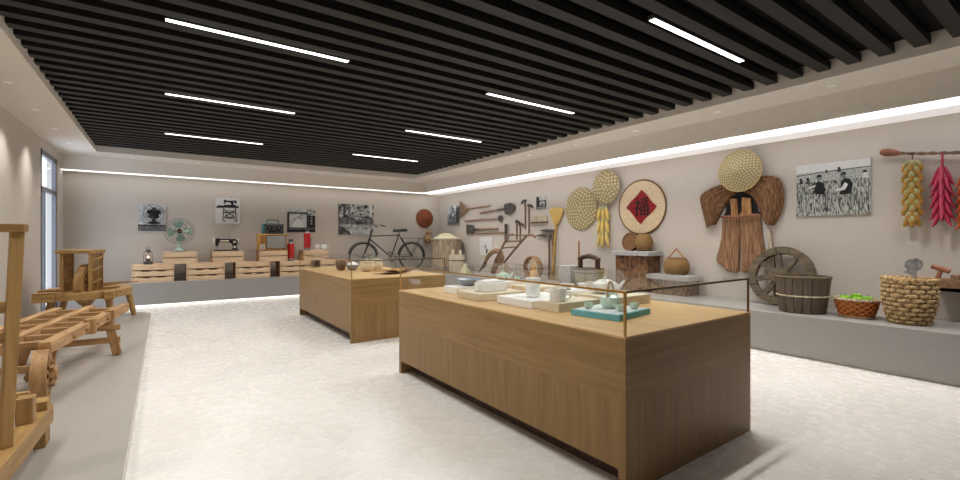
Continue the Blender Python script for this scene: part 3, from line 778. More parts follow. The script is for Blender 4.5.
# white poster with plough drawing
t, p = picture('white poster with a small dark drawing of a plough, beside the real plough', (WX, 10.525, 1.31), .61, .53, RW, .012)
p.R(0,0,1,1,0); p.L(.3,.5,.62,.5,.012,2); p.L(.45,.25,.5,.62,.016,3); p.P_([(.5,.1),(.62,.1),(.66,.3),(.6,.38),(.54,.3)], 4); p.L(.58,.35,.5,.6,.014,4); p.L(.35,.4,.45,.5,.014,3)
p.build('print', PM, t, recalc=False)
# little dark photograph
t, p = picture('small dark photograph of a farmhouse above the wooden comb rack', (WX, 8.18, 2.40), .36, .31, RW)
p.R(0,0,1,1,3); p.R(.3,.7,1,1,1); p.R(.05,.1,.3,.95,4); p.R(.35,.3,.85,.55,1); p.P_([(.3,.55),(.6,.75),(.92,.55)], 2); p.R(.5,.3,.6,.48,4); p.R(.1,0,1,.2,2); p.R(.62,.35,.75,.45,4)
p.build('print', PM, t, recalc=False)
# harvest photograph
W_, H_ = .85, .735
t, p = picture('large photograph of people harvesting grain in a field', (WX, 2.31, 2.205), W_, H_, RW)
p.R(0,0,1,1,1); p.R(0,.84,1,1,0); p.R(0,.62,1,.84,6); p.P_([(0,.80),(.4,.84),(1,.86),(1,.845),(.4,.825),(0,.785)], 3); p.P_([(.2,.74),(.55,.84),(.9,.85),(.5,.82)], 3); p.R(0,.0,1,.66,5)
for cx, cz, s_ in ((.07,.70,.7),(.17,.70,.75),(.43,.845,.4),(.60,.86,.6),(.93,.74,.9)):
    p.E(cx,cz+.03*s_,.03*s_,.03*s_,4); p.P_([(cx-.04*s_,cz-.10*s_),(cx+.05*s_,cz-.10*s_),(cx+.035*s_,cz+.01),(cx-.02*s_,cz+.01)], 0 if s_ > .8 else 3)
# two harvesters bending in front
p.P_([(.24,.42),(.40,.40),(.42,.50),(.39,.62),(.33,.66),(.27,.62),(.20,.58),(.19,.53),(.27,.52)], 4); p.E(.335,.715,.035,.045,2); p.P_([(.295,.735),(.375,.735),(.355,.785),(.31,.785)], 4); p.P_([(.18,.52),(.27,.55),(.29,.60),(.20,.57)], 0)
p.P_([(.60,.38),(.76,.38),(.78,.56),(.74,.66),(.67,.68),(.62,.60),(.64,.50)], 4); p.E(.655,.72,.035,.045,2); p.P_([(.61,.735),(.70,.74),(.685,.80),(.63,.79)], 3); p.P_([(.56,.44),(.68,.46),(.72,.56),(.68,.60),(.63,.50),(.55,.49)], 0)
for i in range(60):
    x = random.random(); z = random.random()*.28; p.L(x, z, x+random.uniform(-.03,.03), z+random.uniform(.12,.3), .006, random.choice((0,0,1,4,3)))
p.build('print', PM, t, recalc=False)
# caption plaques
def plaque(label, loc, w, rz=0.):
    t = thing('caption_plaque', label, 'plaque', loc, rz, group='small caption plaques beside the photographs')
    MB().b2((-w/2,-.006,-.022), (w/2,0,.022)).build('plate', 'p_white', t)
    mb = MB(); x = -w/2+.02
    while x < w/2-.03:
        mb.flat([(x,-.008),(x+.02,-.008),(x+.02,.008),(x,.008)], -.0066); x += .032
    mb.build('lettering', 'p_mid', t, recalc=False)
plaque('small caption plaque left of the fan photograph', (-.67, BY, 1.73), .22)
plaque('small caption plaque left of the sewing machine photograph', (.88, BY, 1.94), .21)
plaque('small caption plaque left of the television photograph', (2.575, BY, 2.305), .21)
plaque('small caption plaque right of the bicycle photograph', (5.42, BY, 2.505), .21)

# ------------------------------------------------------------------ bicycle on the far plinth
t = thing('bicycle', 'old dark roadster bicycle standing along the far wall', 'bicycle', (5.6, 12.84, PL))
F, R_, zc = (-.80, 0, .44), (.77, 0, .44), .44
def wheel(c):
    w = MB().torus(c, .415, .024, 48, 8).build('wheel', 'rubber', t)
    MB().torus(c, .388, .012, 48, 6).build('rim', 'steel', w)
    mb = MB()
    for i in range(20):
        a = 2*PI*i/20; mb.tube([(c[0]+.02*cos(a+1), .02*(-1)**i, c[2]+.02*sin(a+1)), (c[0]+.385*cos(a), 0, c[2]+.385*sin(a))], .0022, 4)
    mb.cyl((c[0],-.05,c[2]), (c[0],.05,c[2]), .022, n=12)
    mb.build('spokes', 'wire', w)
wheel(F); wheel(R_)
hd0, hd1, seat, bb = (-.60,0,1.00), (-.53,0,1.26), (.345,0,1.10), (.08,0,.42)
st = (.36,0,1.16)
mb = MB()
mb.tube([(-.585,0,1.06), seat], .017, 10); mb.tube([(-.60,0,.98), bb], .019, 10); mb.tube([bb, st], .018, 10); mb.tube([hd0, hd1], .024, 10)
for y in (-.05, .05): mb.tube([seat, (.55,y*.9,.78), (R_[0],y,.44)], .011, 8); mb.tube([bb, (.45,y,.43), (R_[0],y,.44)], .011, 8)
mb.build('frame', 'satin', t)
mb = MB()
for y in (-.045, .045): mb.tube([(-.60,y,.98), (-.66,y,.80), (F[0]+.02,y,.50), F[:1]+(y,)+F[2:]], [.016,.015,.012,.011], 8)
mb.tube([(-.60,-.045,.99), (-.60,.045,.99)], .018, 8)
mb.build('fork', 'satin', t)
mb = MB(); mb.tube([hd1, (-.525,0,1.33), (-.56,0,1.36)], .014, 8)
for s_ in (-1, 1): mb.tube([(-.57,0,1.365), (-.60,s_*.10,1.39), (-.52,s_*.20,1.41), (-.36,s_*.25,1.385), (-.24,s_*.27,1.35)], .012, 8)
hb = mb.build('handlebar', 'steel', t)
for s_ in (-1, 1): MB().tube([(-.36,s_*.25,1.385), (-.22,s_*.275,1.345)], .018, 8).build('grip', 'black_enamel', hb)
mb = MB(); mb.grid(lambda u, v: (.16+.42*u, (v-.5)*(.07+.17*u*u), 1.25+.035*u*u-.05*(2*v-1)**2), 10, 8)
sd = mb.build('saddle', 'black_enamel', t, solid=.05)
mb = MB(); mb.tube([st, (.365,0,1.22)], .014, 8)
for y in (-.05, .05): mb.tube([(.25,y*.5,1.22), (.38,y,1.195), (.52,y,1.22), (.53,y,1.25)], .008, 6)
mb.build('seat_spring', 'steel', sd)
mb = MB()
for c, a0, a1 in ((F, .15, 2.9), (R_, -.15, 3.0)):
    pts = [(c[0]+.462*cos(a0+(a1-a0)*i/20), 0, c[2]+.462*sin(a0+(a1-a0)*i/20)) for i in range(21)]
    mb.add([(p_[0], y, p_[2]) for p_ in pts for y in (-.035, .035)], [(2*i, 2*i+1, 2*i+3, 2*i+2) for i in range(20)], 0, True)
mb.build('mudguard', 'satin', t, solid=.01)
mb = MB()
for y in (-.06, .06):
    mb.tube([(.42,y,1.0), (1.09,y,1.0)], .009, 6); mb.tube([(1.06,y,1.0), (R_[0],y,.46)], .009, 6); mb.tube([(.42,y,1.0), (R_[0],y,.46)], .007, 6)
for x in (.45,.65,.85,1.08): mb.tube([(x,-.06,1.0), (x,.06,1.0)], .007, 6)
mb.build('luggage_rack', 'satin', t)
mb = MB(); mb.torus((bb[0],-.04,bb[2]), .09, .012, 24, 6); mb.tube([(bb[0],-.05,bb[2]), (.0,-.06,.57)], .012, 8); mb.tube([(bb[0],.05,bb[2]), (.16,.06,.27)], .012, 8)
ck = mb.build('crankset', 'satin', t)
for p_ in ((.0,-.11,.57), (.16,.11,.27)): MB().box(p_, (.09,.08,.022)).build('pedal', 'rubber', ck)
mb = MB(); mb.tube([(.15,-.05,.42), (.20,-.16,.01)], .010, 8); mb.tube([(bb[0],-.04,bb[2]+.09), (R_[0],-.04,R_[2]+.04)], .006, 5); mb.tube([(bb[0],-.04,bb[2]-.09), (R_[0],-.04,R_[2]-.04)], .006, 5)
mb.build('chain', 'iron', t)

# hat and gourd on the far wall
def cone_hat(label, loc, r, depth, mats, rz=0., cap=.12):
    t = thing('conical_hat', label, 'hat', loc, rz)
    prof = []
    for i in range(11):
        u = i/10; prof.append((r*(1-u)+.002, -depth*(u**.85)))
    X = Matrix.Rotation(PI/2, 4, 'X') @ Matrix.Scale(-1, 4, (0,0,1))
    vs = MB(); n = 48
    mm = len(mats)
    P = []
    for (rr, d) in prof:
        for j in range(n): w = 2*PI*j/n; P.append((rr*cos(w), -.012+d, rr*sin(w)))
    for i in range(10):
        for j in range(n): vs.add([P[i*n+j], P[i*n+(j+1)%n], P[(i+1)*n+(j+1)%n], P[(i+1)*n+j]], [(0,1,2,3)], int(j*3*2/n) % mm if mm > 1 else 0, True)
    vs.build('crown', mats, t)
    MB().torus((0,-.012,0), r, .011, 48, 6).build('rim', 'discrim' if mm == 1 else 'straw', t)
    return t
h = cone_hat('round brown straw hat hung on the far wall above a gourd', (7.02, BY-.005, 2.19), .305, .12, ['brownhat'])
MB().sphere((0,-.10,0), (.11,.06,.11)).build('peak', 'brownhat', h)
t = thing('gourd', 'bottle gourd hung on the far wall under the brown hat', 'gourd', (7.085, BY-.17, 1.384))
MB().lathe([(.02,0),(.10,.02),(.158,.11),(.15,.19),(.085,.26),(.095,.32),(.085,.37),(.04,.405),(.02,.415)], 28).build('body', 'gourd', t)
MB().tube([(0,0,.41),(.01,.03,.45),(.0,.16,.50)], .012, 8).build('stalk', 'twig', t)

# ------------------------------------------------------------------ corner of the right plinth
t = thing('grinding_stump', 'tall round pale tree trunk stand in the room corner', 'stump', (7.08, 11.90, PL+.0005))
MB().lathe([(.46,0),(.47,.1),(.455,.5),(.46,.93),(.455,.96)], 40, fn=lambda i, j: .008*sin(j*5.1)+.006*sin(j*2.3+i)).build('trunk', 'log', t)
MB().lathe([(.0,.962),(.475,.962),(.48,.98),(.47,1.0),(.0,1.0)], 40).build('top_board', 'palewood', t)
t = thing('straw_hat', 'pale crumpled straw hat lying on top of the tree trunk stand', 'hat', (7.05, 11.86, PL+1.0025))
MB().lathe([(.40,.0),(.36,.03),(.27,.05),(.21,.08),(.17,.12),(.09,.145),(.0,.15)], 36, fn=lambda i, j: (.022*sin(j*1.9)+.018*sin(j*.7+i)) if i < 5 else 0).build('crown', 'cloth', t)
t = thing('lidded_barrel', 'small pale stave barrel with two ears and a dark hoop', 'barrel', (6.93, 11.05, PL+.0005))
def staves(n, r0, r1, h, jit=.006):
    mb = MB()
    for i in range(n):
        a0, a1 = 2*PI*i/n+.012, 2*PI*(i+1)/n-.012; vs = []
        k_ = random.uniform(-jit, jit)
        for (r, z) in ((r0+k_,0),(r1+k_,h)):
            for q in (r-.022, r):
                for a in (a0, (a0+a1)/2, a1): vs.append((q*cos(a), q*sin(a), z))
        # indices: level*6 + ring*3 + idx
        f = []
        for ring in (0, 1):
            for j in (0, 1): f.append((ring*3+j, ring*3+j+1, 6+ring*3+j+1, 6+ring*3+j))
        f += [(0,3,9,6),(2,5,11,8)]
        for lev in (0, 6): f += [(lev, lev+1, lev+4, lev+3), (lev+1, lev+2, lev+5, lev+4)]
        mb.add(vs, f)
    mb.lathe([(0,.02),(r0-.02,.02),(r0-.02,.035),(0,.035)], 28)
    return mb
staves(14, .215, .225, .52).build('staves', 'palewood', t)
MB().torus((0,0,.36), .226, .014, 32, 6, plane='xy').build('hoop', 'iron', t)
MB().lathe([(0,.46),(.20,.46),(.20,.48),(0,.48)], 28).build('lid', 'palewood', t)
for a in (-1, 1): MB().b2((-.045, a*.19-.02, .40), (.045, a*.19+.02, .66)).build('ear', 'palewood', t, bev=.02)
t = thing('straw_cone', 'small pale straw cone standing in front of the stave barrel', 'straw cone', (6.84, 10.46, PL+.0005))
MB().lathe([(.18,0),(.17,.02),(.11,.12),(.05,.22),(.015,.29),(0,.30)], 28, fn=lambda i, j: .006*(j % 2)).build('body', 'cloth', t)

# ------------------------------------------------------------------ tools on the right wall
def wallthing(name, label, cat, y, z, group=None, off=0.): return thing(name, label, cat, (WX-off, y, z), RW, group)
TG = 'farm tools hung on the right-hand wall'
def rod(t, a, e, r=.018, mat='handle', nm='handle', yy=None, r2=None):
    yy = -r-.004 if yy is None else yy
    MB().tube([(a[0],yy,a[1]), ((a[0]+e[0])/2,yy,(a[1]+e[1])/2+.004), (e[0],yy,e[1])], [r, r, r2 or r*.8], 10).build(nm, mat, t)
# bamboo rake (local x = toward the viewer's right along the wall)
t = wallthing('leaf_rake', 'bamboo leaf rake with a triangular head, highest of the tools by the corner', 'rake', 11.55, 2.43, TG)
mb = MB()
for i in range(12):
    a = -1+2*i/11; mb.tube([(.16,-.05,0), (-.05,-.05,a*.12), (-.30,-.055,a*.26), (-.34,-.02,a*.27)], .011, 6)
for x, s_ in ((-.28,.25),(-.05,.125)): mb.tube([(x,-.06,-s_), (x,-.06,s_)], .012, 6)
mb.build('head', 'handle', t); rod(t, (.10,.0), (1.26,.03), .02)
t = wallthing('round_shovel', 'shovel with a rounded dark blade pointing toward the viewer', 'shovel', 10.0, 2.33, TG)
MB().prism([(.36,.08),(.40,-.14),(.62,-.155),(.76,-.12),(.84,-.02),(.84,.04),(.77,.12),(.62,.15),(.40,.13)], -.05, -.03).build('blade', 'iron', t, bev=.006)
rod(t, (-.80,-.055), (.05,-.01), .024); MB().tube([(.05,-.035,-.01), (.42,-.04,.0)], [.024,.03], 10).build('socket', 'iron', t)
t = wallthing('mattock', 'long handled mattock with a short round head under the round shovel', 'hoe', 10.7, 2.07, TG)
rod(t, (-.90,0.), (.85,.01), .022)
MB().prism([(.80,.06),(.88,.10),(.97,.08),(1.0,0),(.97,-.06),(.88,-.08),(.80,-.05)], -.05, -.025).build('head', 'iron', t, bev=.005)
t = wallthing('square_spade', 'square bladed spade with the blade toward the room corner', 'spade', 11.0, 1.80, TG)
MB().prism([(-.50,-.14),(-.12,-.13),(-.08,-.05),(-.08,.05),(-.12,.13),(-.50,.16)], -.05, -.03).build('blade', 'iron', t, bev=.005)
MB().tube([(-.14,-.04,.0), (.18,-.035,.0)], [.034,.026], 10).build('socket', 'iron', t); rod(t, (.15,.0), (1.09,.0), .026)
t = wallthing('garden_rake', 'rake with an upright toothed bar, lowest of the tools by the corner', 'rake', 10.3, 1.685, TG)
rod(t, (-.74,-.01), (.72,.005), .02)
mb = MB(); mb.b2((.70,-.06,-.235), (.76,-.02,.235))
for i in range(9):
    z = -.21+.42*i/8; mb.tube([(.75,-.04,z), (.87,-.05,z-.01)], [.012,.006], 6)
mb.build('toothed_bar', 'iron', t)
def hoe(label, y, ztop, zbot, hl=.17, side=-1):
    t = wallthing('narrow_hoe', label, 'hoe', y, zbot, 'narrow hoes hung upright on the right-hand wall')
    h = ztop-zbot
    MB().tube([(0,-.019,0), (.006,-.02,h*.5), (0,-.021,h)], [.017,.019,.021], 10).build('handle', 'handlez', t)
    MB().prism([(.05,h+.02),(.03,h-.035),(-.04,h-.03),(-hl*.7,h-.055),(-hl,h-.09),(-hl*.75,h-.01),(-.03,h+.03)] if side < 0 else [(-.05,h+.02),(-.03,h-.035),(.04,h-.03),(hl*.7,h-.055),(hl,h-.09),(hl*.75,h-.01),(.03,h+.03)], -.045, -.008).build('head', 'iron', t, bev=.004)
hoe('narrow hoe with the highest head, left of its neighbour by the small photograph', 8.79, 2.50, 1.77, .15)
hoe('narrow hoe hung right of the highest one, head turned toward the viewer', 8.645, 2.37, 1.64, .17, 1)
hoe('short narrow hoe hung above the plough handles, left one', 9.13, 1.98, 1.49, .15, 1)
hoe('short narrow hoe hung above the plough handles, right one', 8.99, 1.91, 1.46, .17, 1)
def big_hoe(label, y, ztop, hl):
    t = wallthing('sickle_hoe', label, 'hoe', y, PL+.001, 'long bladed hoes beside the straw broom')
    h = ztop-PL
    MB().tube([(0,-.05,0), (.01,-.045,h*.5), (0,-.05,h)], [.022,.024,.026], 10).build('handle', 'handlez', t)
    MB().prism([(.06,h+.03),(.06,h-.05),(-.02,h-.05),(-hl*.5,h-.012),(-hl*.85,h+.0),(-hl,h+.01),(-hl*.8,h+.035),(-hl*.4,h+.05)], -.07, -.03).build('blade', 'iron', t, bev=.004)
big_hoe('long bladed hoe against the wall, taller and nearer the broom', 7.76, 1.70, .46)
big_hoe('long bladed hoe against the wall, shorter and left of its twin', 7.89, 1.58, .47)
# wooden comb rack
t = wallthing('comb_rack', 'small wooden rack of upright pegs under the little photograph', 'rack', 8.25, 1.90)
mb = MB().b2((-.28,-.06,0), (.28,-.002,.04)); mb.build('base_bar', 'oldwoodx', t)
for i in range(9): MB().b2((-.265+.0635*i,-.045,.0405), (-.228+.0635*i,-.015,.18)).build('peg', 'palewood', t)
# straw broom standing head up
t = wallthing('straw_broom', 'yellow straw broom leaning head up against the right-hand wall', 'broom', 7.66, PL+.001)
MB().tube([(-.06,-.12,0), (-.02,-.08,.7), (.02,-.05,1.36)], [.022,.022,.026], 10).build('handle', 'broomh', t)
def bf(u, v):
    w_ = .03+.21*u**.8; x = .02+(v-.5)*2*w_
    return (x+.01*u, -.05-.03*sin(PI*v)+.006*sin(v*60), 1.28+.43*u-.05*(2*v-1)**2*u)
MB().grid(bf, 8, 24).build('bristles', 'broom', t, solid=.03)
MB().tube([(-.035,-.055,1.30), (.075,-.055,1.30)], .022, 8).build('binding', 'discrim', t)

# plough on the plinth  (plane of the plough at X = 7.1)
t = thing('wooden_plough', 'old wooden plough with a curved beam and two rung-joined handles', 'plough', (7.1, 9.3, PL))
px = lambda y, z, x=7.1: (x, y, z)
mb = MB(); mb.tube([px(9.90,.86), px(9.76,1.04), px(9.58,1.16), px(9.40,1.21), px(9.22,1.17), px(9.14,1.04), px(9.22,.86)], [.04,.055,.065,.07,.07,.07,.07], 12); mb.build('beam', 'ploughw', t, world=True)
mb = MB(); mb.tube([px(9.22,1.14), px(9.30,.95), px(9.42,.80), px(9.50,.70), px(9.54,.62)], [.06,.075,.085,.09,.06], 12); mb.build('sole', 'ploughw', t, world=True)
mb = MB(); mb.add([px(9.85,.92,7.06), px(9.95,.80,7.04), px(10.24,.56,7.1), px(9.95,.78,7.16), px(9.85,.92,7.14), px(9.80,.80,7.1)], [(0,1,5),(1,2,5),(5,2,3),(5,3,4),(0,1,2,3,4)]); mb.build('share', 'iron', t, world=True)
for i, (pts, x) in enumerate((([(9.30,.92),(8.98,1.30),(8.74,1.60),(8.56,1.63)], 6.98), ([(9.18,.90),(8.76,1.24),(8.43,1.49),(8.28,1.60),(8.06,1.61),(7.98,1.555)], 7.2))):
    MB().tube([px(a, e, x) for a, e in pts], .03, 8).build('handle', 'handlez', t, world=True)
for a, e in (((8.86,1.45),(8.46,1.46)), ((8.72,1.61),(8.29,1.60)), ((9.0,1.28),(8.66,1.32))): MB().tube([px(*a, x=6.98), px(*e, x=7.2)], .018, 8).build('rung', 'handlez', t, world=True)

# spoked wheel basket and gourd bottle
t = thing('spoked_wheel', 'small wicker wheel with thin spokes standing behind the nearer case', 'wheel', (7.12, 7.98, PL+.001), RW)
mb = MB(); 
for q in (-.05, .05): mb.torus((0,q,.29), .262, .026, 40, 8)
mb.grid(lambda u, v: (.268*cos(2*PI*u), -.05+.1*v, .29+.268*sin(2*PI*u)), 40, 1)
mb.build('rim', 'handle', t)
for i in range(14): a = 2*PI*i/14; MB().tube([(.04*cos(a),0,.29+.04*sin(a)), (.25*cos(a),0,.29+.25*sin(a))], .009, 6).build('spoke', 'palewood', t)
MB().tube([(0,-.06,.29), (0,.06,.29)], .05, 16).build('hub', 'handle', t)
tag(MB().lathe([(.06,0),(.11,.03),(.125,.12),(.09,.22),(.05,.27),(.06,.33),(.05,.38),(.02,.42),(.015,.50),(0,.505)], 24).build('bottle_gourd', 'gourdo', loc=(6.86, 7.66, PL+.001)), 'orange bottle gourd standing beside the small spoked wheel', 'gourd')

# stone block, stick, well bucket
tag(MB().b2((-.17,-.15,0), (.17,.15,.415)).build('stone_block', 'stone', loc=(7.0, 6.66, PL+.0005), bev=.012), 'upright rough grey stone block beside the well bucket', 'stone block')
tag(MB().tube([(0,0,0),(.004,0,.5),(0,0,.93)], [.02,.022,.018], 10).build('bamboo_stick', 'tanz', loc=(7.24, 6.65, PL+.001)), 'thin upright orange stick behind the grey stone block', 'stick')
t = thing('well_bucket', 'grey stave bucket with a dark arched wooden handle', 'bucket', (7.02, 6.18, PL+.0005))
staves(16, .255, .295, .36).build('staves', 'tub', t)
MB().torus((0,0,.30), .296, .010, 36, 6, plane='xy').build('hoop', 'iron', t); MB().torus((0,0,.10), .268, .010, 36, 6, plane='xy').build('hoop', 'iron', t)
MB().lathe([(.20,.355),(.30,.355),(.305,.365),(.30,.378),(.20,.378),(.20,.355)], 36).build('rim', 'darkh', t)
for s_ in (-1, 1): MB().b2((-.04, s_*.225-.03, .20), (.04, s_*.225+.03, .585)).build('handle_post', 'darkh', t)
MB().tube([(0,-.27,.555),(0,-.15,.60),(0,0,.625),(0,.15,.60),(0,.27,.555)], [.04,.045,.05,.045,.04], 10).build('handle_bar', 'darkh', t)

# bark clad block with stone top
def bark_block(label, x0, y0, y1, h, slabh, mat):
    t = thing('bark_stand', label, 'stand', ((x0+WX)/2, (y0+y1)/2, PL+.0005), group='stone topped stands')
    d, l = (WX-.01-x0)/2, (y1-y0)/2
    MB().b2((-d,-l,0), (d,l,h)).build('block', mat, t, bev=.006)
    MB().b2((-d-.06,-l-.07,h+.0005), (d,l+.07,h+slabh)).build('stone_top', 'stone', t, bev=.008)
    return t
bark_block('tall dark bark clad stand with a granite top under the round wicker pots', 7.19, 4.96, 5.66, .655, .085, 'brick')
bark_block('low pale bark clad stand with a granite top under the handled basket', 7.17, 4.20, 4.86, .255, .085, 'brick2')
TS, LS = PL+.655+.086, PL+.255+.086

def weave_pot(prof, n, amp):
    return MB().lathe(prof, n, fn=lambda i, j: amp*(1 if (i+j//2) % 2 else -1))
t = thing('wicker_sieve', 'shallow round wicker sieve leaning against the wall on the tall stand', 'sieve', (7.46, 5.48, TS+.001), RW)
Xs = Matrix.Translation((0,.0,0)) @ Matrix.Rotation(-.18, 4, 'X') @ Matrix.Translation((0,0,.165)) @ Matrix.Rotation(PI/2, 4, 'X')
MB().lathe([(.155,.09),(.165,.10),(.168,.0),(.155,-.02),(.0,-.025),(.0,-.012),(.148,-.005),(.155,.09)], 36, X=Xs).build('basket_body', 'sieve', t)
MB().lathe([(.150,.095),(.175,.095),(.178,.107),(.150,.107),(.150,.095)], 36, X=Xs).build('rim', 'discrim', t)
tag(MB().lathe([(.09,0),(.12,.02),(.162,.12),(.160,.19),(.125,.28),(.10,.312),(.09,.32),(.095,.30),(.115,.27),(.145,.19),(.145,.12),(0,.02)], 24, fn=lambda i, j: .006*(j % 2)).build('ribbed_pot', 'basket', loc=(7.40, 5.17, TS+.001)), 'round ribbed brown wicker pot on the tall bark stand', 'pot')
t = thing('handled_basket', 'round brown wicker basket with a pointed bamboo handle on the low stand', 'basket', (7.36, 4.49, LS+.001))
prof = [(.12,0),(.165,.015),(.205,.08),(.215,.15),(.20,.22),(.165,.28),(.155,.285)]
MB().lathe(prof, 48, fn=lambda i, j: .004*(1 if (i+j) % 2 else -1)).build('body', 'basket', t)
MB().lathe([(.14,.275),(.16,.275),(.165,.288),(.155,.298),(.14,.295),(.14,.275)], 32).build('rim', 'discrim', t)
MB().tube([(0,.16,.27),(0,.09,.36),(0,.0,.455),(0,-.09,.36),(0,-.16,.27)], [.012,.015,.018,.015,.012], 8).build('handle', 'tanz', t)

# ------------------------------------------------------------------ round trays, corn, good luck disc
def weave_disc(label, y, z, r, off, dep=.06):
    t = wallthing('winnowing_basket', label, 'basket', y, z, 'round woven winnowing baskets on the right-hand wall', off)
    n = 54; prof = [(r,0),(r*.97,-.03),(r*.8,-dep*.75),(r*.5,-dep*.95),(r*.2,-dep),(.002,-dep)]
    mb = MB(); P = []
    for rr, d in prof:
        for j in range(n): w = 2*PI*j/n; P.append((rr*cos(w), d-.008, rr*sin(w)))
    for i in range(len(prof)-1):
        for j in range(n): mb.add([P[i*n+j], P[i*n+(j+1)%n], P[(i+1)*n+(j+1)%n], P[(i+1)*n+j]], [(0,1,2,3)], int(j*6/n) % 3, True)
    mb.build('woven_face', ['weave0','weave1','weave2'], t)
    MB().torus((0,-.012,0), r, .014, 54, 6).build('rim', 'rim', t)
    return t
weave_disc('larger round woven basket hung lower beside the straw broom', 6.89, 2.185, .462, .006)
weave_disc('smaller round woven basket hung higher above the corn', 6.155, 2.59, .342, .075)
# yellow corn
t = wallthing('corn_bunch', 'bunch of yellow corn cobs hung under the smaller woven basket', 'corn', 6.24, 2.26)
MB().tube([(0,-.06,.0), (.0,-.06,-.88)], .008, 6).build('string', 'husk', t)
cob0 = hk0 = None
for lev in range(3):
    for i, (dx, an) in enumerate(((-.085,.22),(0,-.02),(.085,-.22))):
        if lev == 0 and i == 1: dx = .02
        if cob0 is None:
            cob0 = MB().lathe([(.004,-.30),(.022,-.28),(.038,-.20),(.041,-.10),(.03,-.02),(.004,0)], 12).build('cob', 'ycorn', t)
            MB().lathe([(.030,-.03),(.030,-.01),(.02,.01),(.008,.04),(.003,.06)], 10).build('husk', 'husk', cob0); cob = cob0
        else:
            cob = clone(cob0, t)
            for g in cob0.children: clone(g, cob)
        cob.location = (dx*.9, -.075-.02*(i == 1), -.09-.27*lev - .02*(i == 1)); cob.rotation_euler = (0, an, 0)
# good luck disc
t = wallthing('luck_disc', 'round woven disc with a red paper diamond and black character', 'wall ornament', 5.35, 2.13, off=.006)
MB().lathe([(.515,-.0),(.515,.02),(.0,.022)], 72, X=Matrix.Rotation(PI/2, 4, 'X')).build('disc', 'mat', t)
MB().torus((0,-.012,0), .52, .016, 72, 8).build('rim', 'discrim', t)
pts = []
for k in range(4):
    for i in range(8):
        a = i/8; c0 = (cos(PI/2*k), sin(PI/2*k)); c1 = (cos(PI/2*(k+1)), sin(PI/2*(k+1)))
        bow = .03*sin(2*PI*a)*1.3
        x, z = c0[0]*(1-a)+c1[0]*a, c0[1]*(1-a)+c1[1]*a
        l = math.hypot(x, z); f = 1-.05*sin(PI*a*2 if k % 2 else 2*PI*a)
        pts.append((.34*x*f, .335*z*f))
MB().prism(pts, -.0265, -.0225).build('red_diamond', 'redpaper', t)
mb = MB()
def stroke(ps, w0, w1=None, wm=None):
    n = len(ps); S_ = []
    w1 = w0 if w1 is None else w1
    for i, (x, z) in enumerate(ps):
        a = ps[max(i-1,0)]; e = ps[min(i+1,n-1)]; dx, dz = e[0]-a[0], e[1]-a[1]; l = math.hypot(dx, dz) or 1
        w = (w0+(w1-w0)*i/(n-1))*.62; S_.append((x-dz/l*w, z+dx/l*w, x+dz/l*w, z-dx/l*w))
    L_ = [(a[0], a[1]) for a in S_] + [(a[2], a[3]) for a in S_][::-1]
    sc = .34; mb.prism([((x-.5)*sc, (z-.5)*sc) for x, z in L_], -.0285-.0003*len(mb.f)/50, -.0268)
stroke([(.17,1.0),(.23,.93),(.29,.86)], .05, .11)
stroke([(.04,.70),(.2,.735),(.40,.79)], .07, .10)
stroke([(.385,.79),(.31,.63),(.2,.5),(.02,.36)], .11, .03)
stroke([(.22,.56),(.225,.3),(.21,-.02)], .08, .10)
stroke([(.27,.52),(.34,.46),(.42,.37)], .04, .10)
stroke([(.50,.93),(.7,.955),(.93,.985)], .06, .09)
stroke([(.56,.82),(.57,.72),(.585,.61)], .07, .08)
stroke([(.56,.80),(.72,.82),(.90,.835)], .05, .06)
stroke([(.89,.85),(.87,.74),(.84,.62)], .09, .07)
stroke([(.59,.635),(.72,.645),(.86,.655)], .05, .06)
stroke([(.49,.54),(.495,.3),(.51,.02)], .08, .09)
stroke([(.49,.515),(.72,.53),(.96,.55)], .05, .07)
stroke([(.955,.57),(.95,.3),(.94,.0)], .10, .09)
stroke([(.51,.29),(.72,.30),(.94,.31)], .05, .06)
stroke([(.72,.52),(.72,.3),(.72,.07)], .07, .07)
stroke([(.51,.06),(.72,.065),(.94,.075)], .055, .065)
mb.build('character', 'ink', t)

# ------------------------------------------------------------------ palm fibre raincoat with hat
t = wallthing('fibre_raincoat', 'brown palm fibre raincoat with flared shoulder capes spread on the wall', 'raincoat', 3.54, 0)
def loft(A, Bc, name, mat, bulge=.06, ys=-.02, wr=.012, fr=9, sol=.025, nu=22, nv=16):
    """sheet between two polylines given in (x, z)"""
    def samp(P, u):
        f = u*(len(P)-1); i = min(int(f), len(P)-2); q = f-i
        a, b_, c_, d_ = P[max(i-1,0)], P[i], P[i+1], P[min(i+2,len(P)-1)]
        return tuple(.5*(2*b_[k]+(c_[k]-a[k])*q+(2*a[k]-5*b_[k]+4*c_[k]-d_[k])*q*q+(3*b_[k]-a[k]-3*c_[k]+d_[k])*q**3) for k in (0,1))
    def fn(u, v):
        a = samp(A, u); e = samp(Bc, u)
        return (a[0]*(1-v)+e[0]*v, ys-bulge*sin(PI*v)*(.4+.6*u)-wr*sin(v*fr*PI+u*2), a[1]*(1-v)+e[1]*v)
    return MB().grid(fn, nu, nv).build(name, mat, t, solid=sol)
loft([(-.08,2.38),(-.25,2.40),(-.44,2.355),(-.62,2.235),(-.58,1.97),(-.51,1.70)], [(-.02,2.30),(-.06,2.22),(-.13,2.18),(-.20,2.06),(-.28,1.95),(-.37,1.755)], 'cape', 'coird', .09, -.03)
loft([(.07,2.40),(.24,2.44),(.41,2.475),(.60,2.40),(.655,2.14),(.61,1.88),(.52,1.715)], [(.05,2.30),(.10,2.26),(.16,2.23),(.23,2.14),(.31,1.98),(.37,1.80),(.42,1.73)], 'cape', 'coird', .10, -.03)
